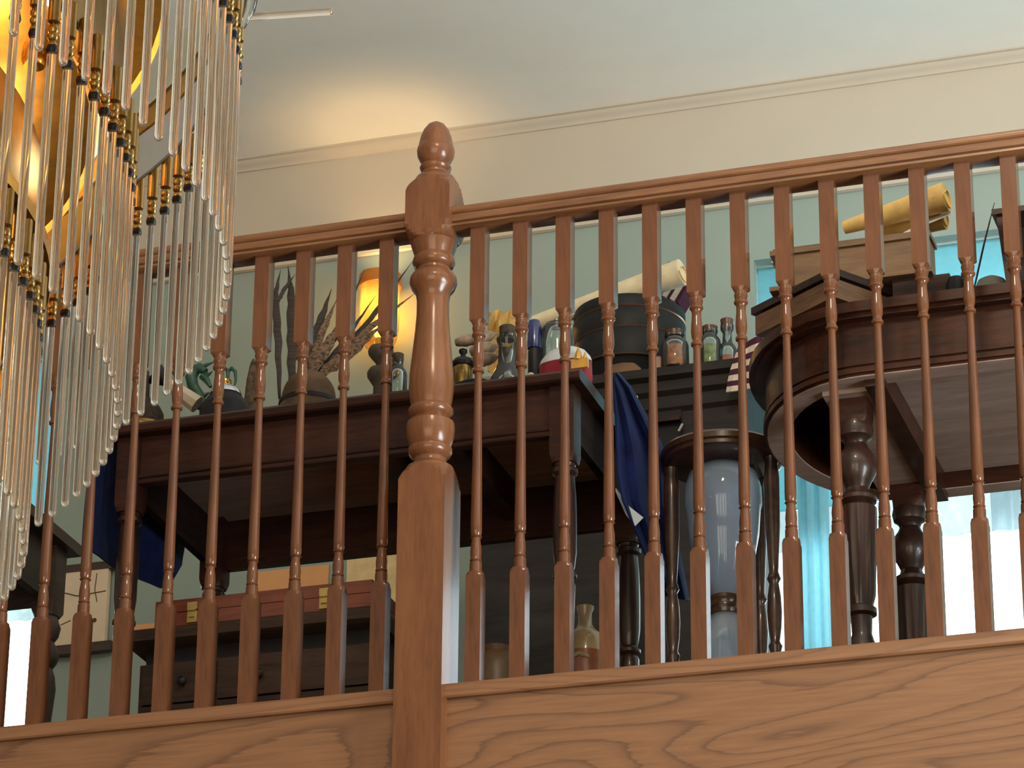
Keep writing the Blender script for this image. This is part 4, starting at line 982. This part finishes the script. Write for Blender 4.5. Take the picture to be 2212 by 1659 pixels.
MB().b2(-l2/2-0.006, l2/2+0.006, -l1/2-0.006, l1/2+0.006, b0+(b1-b0)*0.80, b1+0.004).build('top_ledge', CHESTW, tr_, smooth=False)
UY = 0.30
u0 = at(1672, 560, UY); u1 = at(2006, 500, UY)
zb = OZ+b1+0.005; z1 = at(1840, 518, UY).z
ub_ = thing('wooden_box', 'plain tan oak box with moulded rim carrying two golden scrolls', 'box', ((u0.x+u1.x)/2, UY+0.03, zb))
w = (u1.x-u0.x)/2; hh = z1-zb
MB().b2(-w+0.012, w, -0.03, 0.03, 0.010, hh-0.016).build('body', TANWOOD, ub_, smooth=False)
MB().b2(-w-0.008, w+0.004, -0.036, 0.036, hh-0.016, hh-0.005).build('rim', TANWOOD, ub_, smooth=False)
MB().b2(-w-0.002, w, -0.032, 0.032, hh-0.005, hh).build('lid', TANWOOD, ub_, smooth=False)
MB().b2(-w-0.010, w+0.004, -0.036, 0.036, 0.0, 0.010).build('plinth', TANWOOD, ub_, smooth=False)
# dark support behind, right of the tray
p = at(1965, 615, 0.42)
tag(MB().b2(-0.06, 0.06, -0.025, 0.025, 0.0, zb-OZ-0.002).build('dark_block', CHESTW, None, (p.x+0.045, 0.335, OZ), smooth=False), 'dark wooden block under the right end of the tan box', 'block')
BZ = zb+hh
# golden scrolls
a = at(1824, 492, 0.34); b = at(2044, 425, 0.31)
roll('golden_scroll', a, b, 0.014, 0.032, PARCHG, 'upper golden parchment scroll on the tan box', 20, 'golden scrolls')
a2 = at(1880, 505, 0.39); b2_ = at(2040, 468, 0.37)
roll('golden_scroll', a2, b2_, 0.022, 0.028, PARCHG, 'lower golden parchment scroll on the tan box, partly under the upper one', 20, 'golden scrolls')
p = at(2030, 470, 0.34)
g = [[tuple(at(1935, 512, 0.32)-p), tuple(at(2056, 462, 0.32)-p)], [tuple(at(1938, 520, 0.37)-p), tuple(at(2056, 446, 0.37)-p)]]
tag(MB().sheet(g, 0.0015).build('paper_sheet', PAPER, None, tuple(p)), 'thin white paper sheet jutting out under the golden scrolls', 'paper')
a = at(1688, 548, 0.33); b = at(1772, 520, 0.34); 
p = at(1730, 540, 0.36)
tag(MB().extr([(-0.05, 0), (0.05, 0), (0.05, 0.004), (-0.05, 0.004)], -0.062, 0.045).build('parchment_sheet', PARCH, None, (p.x-0.0, 0.40, BZ+0.001)), 'flat parchment sheet lying on the left of the tan box', 'parchment').rotation_euler = (0, R(-6), 0)
# dark disc, stone, quill, lectern
p = at(2066, 615, 0.30)
tag(MB().lathe([(0.001, 0), (0.020, 0.0), (0.0215, 0.05), (0.0215, p.z-OZ), (0.016, p.z-OZ+0.014), (0.006, p.z-OZ+0.018), (0.001, p.z-OZ+0.018)], 22).build('inkwell', BLACKM, None, (p.x, 0.30, OZ)), 'rounded black inkwell on the oval table', 'inkwell')
p = at(2142, 612, 0.26)
tag(MB().lathe([(0.001, 0), (0.034, 0.0), (0.036, (p.z-OZ)*0.8), (0.028, p.z-OZ+0.004), (0.014, p.z-OZ+0.012), (0.001, p.z-OZ+0.014)], 22).build('grey_stone', GREYST, None, (p.x, 0.26, OZ)), 'smooth grey stone bowl right of the black inkwell', 'stone')
q0 = at(2104, 625, 0.24); q1 = at(2125, 530, 0.25); q2 = at(2148, 438, 0.26)
ql = thing('quill', 'thin dark quill standing between the inkwell and the grey stone', 'quill', (q0.x, q0.y, OZ))
bq = Vector((q0.x, q0.y, OZ))
dv = (q0-q1).normalized(); qb = q0+dv*((q0.z-OZ)/max(1e-3, -dv.z) if dv.z < 0 else 0)
MB().tube([qb-bq, q0-bq, q1-bq, q2-bq], [0.001, 0.002, 0.0022, 0.0008], 8).build('shaft', FEATHERD, ql)
MB().tube([q1-bq, (q1+q2)/2-bq, q2-bq], [0.0015, 0.0035, 0.0005], 6, 0.4).build('vane', FEATHERD, ql)
LY = 0.20
a = at(2152, 466, LY); b = at(2178, 622, LY); 
lt = thing('lectern', 'dark mahogany slanted lectern at the right end of the oval table', 'lectern', (a.x+0.16, LY+0.08, OZ))
of = Vector((a.x+0.16, LY+0.08, OZ))
def slab(pts, y0, y1):
    mbx = MB(); n2 = len(pts); vs_ = [Vector((x, y, z))-of for y in (y0, y1) for x, z in pts]
    mbx.add(vs_, [tuple(range(n2)), tuple(reversed(range(n2, 2*n2)))]+[((i+1) % n2, i, n2+i, n2+(i+1) % n2) for i in range(n2)]); return mbx
w_ = 0.30
slab([(a.x, a.z), (a.x+0.022, a.z), (b.x+0.022, OZ), (b.x, OZ)], LY, LY+0.17).build('side_board', MAHOG, lt, smooth=False)
slab([(a.x+w_, a.z), (a.x+w_+0.022, a.z), (b.x+w_-0.03, OZ), (b.x+w_-0.052, OZ)], LY, LY+0.17).build('side_board', MAHOG, lt, smooth=False)
slab([(a.x+0.02, a.z-0.03), (a.x+w_, a.z-0.03), (b.x+w_-0.05, OZ+0.03), (b.x+0.02, OZ+0.03)], LY+0.01, LY+0.025).build('front_panel', BLACKM, lt, smooth=False)
slab([(a.x-0.008, a.z), (a.x+w_+0.03, a.z), (a.x+w_+0.03, a.z+0.012), (a.x-0.008, a.z+0.012)], LY-0.008, LY+0.18).build('top_board', MAHOG, lt, smooth=False)

# ================================================================== chandelier
AX = (0.552, -4.008)
TIERS = [(0.601, -0.779), (0.541, -0.903), (0.512, -1.039)]
OFFS = [(0.016, 0.019), (-0.003, -0.003), (-0.038, -0.026)]
RODL = [0.200, 0.201, 0.187]
cd = thing('chandelier', 'tiered brass chandelier hung with clear glass rods', 'chandelier', (AX[0], AX[1], ZC))
cd['label'] = 'tiered brass chandelier hung with rows of clear glass rods at the left'
zc = lambda z: z-ZC
rr = 0.0036
def rodmesh(Lr):
    return MB().lathe([(0.001, -Lr-0.0), (rr*0.6, -Lr+0.0006), (rr*0.93, -Lr+0.0022), (rr, -Lr+0.005), (rr, -0.004), (rr*0.8, 0.0)], 12).mesh('glass_rod', GLASSROD)
rods = [rodmesh(l) for l in RODL]
capm = MB().lathe([(0.0035, -0.003), (0.0044, -0.001), (0.0040, 0.002), (0.0026, 0.004), (0.0042, 0.006), (0.0046, 0.009), (0.0036, 0.011), (0.0044, 0.0125), (0.0044, 0.017), (0.003, 0.019), (0.0052, 0.021), (0.0052, 0.052), (0.003, 0.054)], 10).mesh('brass_cap', DKBRASS)
cap2 = MB().lathe([(0.0042, -0.0045), (0.0050, -0.002), (0.0044, 0.0015), (0.001, 0.003)], 10).mesh('dark_ferrule', BLACKM)
stuff = MB(); stuffcap = MB(); nvis = 0
rod_prof = lambda Lr: [(rr*0.6, -Lr), (rr, -Lr+0.004), (rr, 0.0)]
for t_, ((r, z), Lr, rm) in enumerate(zip(TIERS, RODL, rods)):
    N = int(2*math.pi*r/0.027)
    for i in range(N):
        a = 2*math.pi*(i+0.5*t_)/N
        x, y = OFFS[t_][0]+r*math.cos(a), OFFS[t_][1]+r*math.sin(a)
        P = Vector((AX[0]+x, AX[1]+y, z))
        u0_, v0_ = project(P); u1_, v1_ = project(P-Vector((0, 0, Lr)))
        inview = -25 < u0_ < 2240 and v1_ > -10 and v0_-120 < 1660
        if inview:
            ro = link(rm, 'glass_rod', cd, (x, y, zc(z)-0.003)); nvis += 1
            link(capm, 'brass_cap', ro, (0, 0, 0.003)); link(cap2, 'dark_ferrule', ro, (0, 0, 0.001))
        else:
            stuff.lathe(rod_prof(Lr), 8, (x, y, zc(z)-0.003)); stuffcap.lathe([(0.0044, 0), (0.0046, 0.02), (0.0052, 0.05)], 6, (x, y, zc(z)))
print('visible rods', nvis)
so = stuff.build('glass_rods', GLASSROD, cd); so['kind'] = 'stuff'
so = stuffcap.build('brass_caps', DKBRASS, cd); so['kind'] = 'stuff'
for i, (r, z) in enumerate(TIERS):
    zl, zh = zc(z)+0.046, zc(z)+0.094
    oc = (OFFS[i][0], OFFS[i][1], 0)
    MB().lathe([(r-0.0065, zl), (r-0.0055, zl-0.001), (r-0.0055, zh+0.06), (r-0.0065, zh+0.06)], 120, oc, closed=True).build('ring_band', DKBRASS, cd)
    MB().lathe([(r-0.0085, zl), (r-0.0067, zl-0.001), (r-0.0067, zh), (r-0.0085, zh)], 120, oc, closed=True).build('ring_lining', STEEL, cd)
    MB().lathe([(r-0.010, zh), (r-0.0067, zh), (r-0.0067, zh+0.022), (r-0.010, zh+0.022)], 120, oc, closed=True).build('amber_band', AMBERPL, cd)
    MB().lathe([(r-0.012, zh+0.022), (r-0.009, zh+0.022), (r-0.012, zh+0.060), (r-0.015, zh+0.060)], 120, oc, closed=True).build('upper_band', PALEBAND, cd)
    zh += 0.06
    for q in range(6):
        a = 2*math.pi*q/6+0.4
        MB().tube([((r-0.05)*math.cos(a), (r-0.05)*math.sin(a), zh+0.006), (0.06*math.cos(a), 0.06*math.sin(a), zh+0.02)], 0.004, 8).build('spoke', DKBRASS, cd)
for zp, ro, ri in ((-0.700, 0.556, 0.40), (-0.835, 0.50, 0.34), (-0.975, 0.47, 0.30)):
    MB().lathe([(ri, zc(zp)), (ro, zc(zp)-0.004), (ro+0.004, zc(zp)-0.008), (ro+0.006, zc(zp)), (ro, zc(zp)+0.004), (ri, zc(zp)+0.004)], 96, closed=True).build('brass_plate', AMBERPL, cd)
    MB().lathe([(ri-0.004, zc(zp)-0.02), (ri, zc(zp)-0.02), (ri, zc(zp)+0.05), (ri-0.004, zc(zp)+0.05)], 96, closed=True).build('inner_drum', AMBERPL, cd)
MB().lathe([(0.06, zc(-0.70)), (0.05, zc(-0.66)), (0.012, zc(-0.55)), (0.012, -0.10), (0.07, -0.06), (0.09, 0.0)], 24).build('stem', BRASS, cd)
MB().lathe([(0.02, zc(-1.18)), (0.05, zc(-1.12)), (0.06, zc(-0.72)), (0.04, zc(-0.62))], 24).build('column', BRASS, cd)
for q in range(10):
    a = 2*math.pi*q/10+0.15
    for rad, z in ((0.47, -0.80), (0.43, -0.93)):
        MB().lathe([(0.004, -0.02), (0.010, -0.012), (0.014, 0.004), (0.012, 0.018), (0.005, 0.036), (0.001, 0.046)], 12, (rad*math.cos(a), rad*math.sin(a), zc(z))).build('bulb', CBULB, cd)
        MB().lathe([(0.009, -0.05), (0.011, -0.045), (0.011, -0.015), (0.008, -0.012)], 12, (rad*math.cos(a), rad*math.sin(a), zc(z))).build('candle_holder', BRASS, cd)
# one rod of the top tier juts out sideways, beside a glass scroll
a = at(538, 36, -3.97); b = at(718, 24, -3.97); of2 = Vector((AX[0], AX[1], ZC))
MB().tube([a-of2, a+(b-a)*0.985-of2, b-of2], [0.0034, 0.0034, 0.0018], 12).build('glass_rod', GLASSROD, cd)
a = at(524, 60, -3.98); b = at(538, 22, -3.98); c = at(546, -20, -3.98)
MB().tube([a-of2, b-of2, c-of2], [0.002, 0.005, 0.006], 10).build('glass_scroll', CLEAR, cd)
for q in range(4):
    a = 2*math.pi*q/4+0.5
    l = bpy.data.lights.new('chandelier_light', 'POINT'); l.energy = 6; l.color = (1.0, 0.80, 0.50); l.shadow_soft_size = 0.05
    o = bpy.data.objects.new('chandelier_light', l); col.objects.link(o)
    o.location = (AX[0]+0.25*math.cos(a), AX[1]+0.25*math.sin(a), (-0.78, -0.80, -0.92, -1.12)[q])
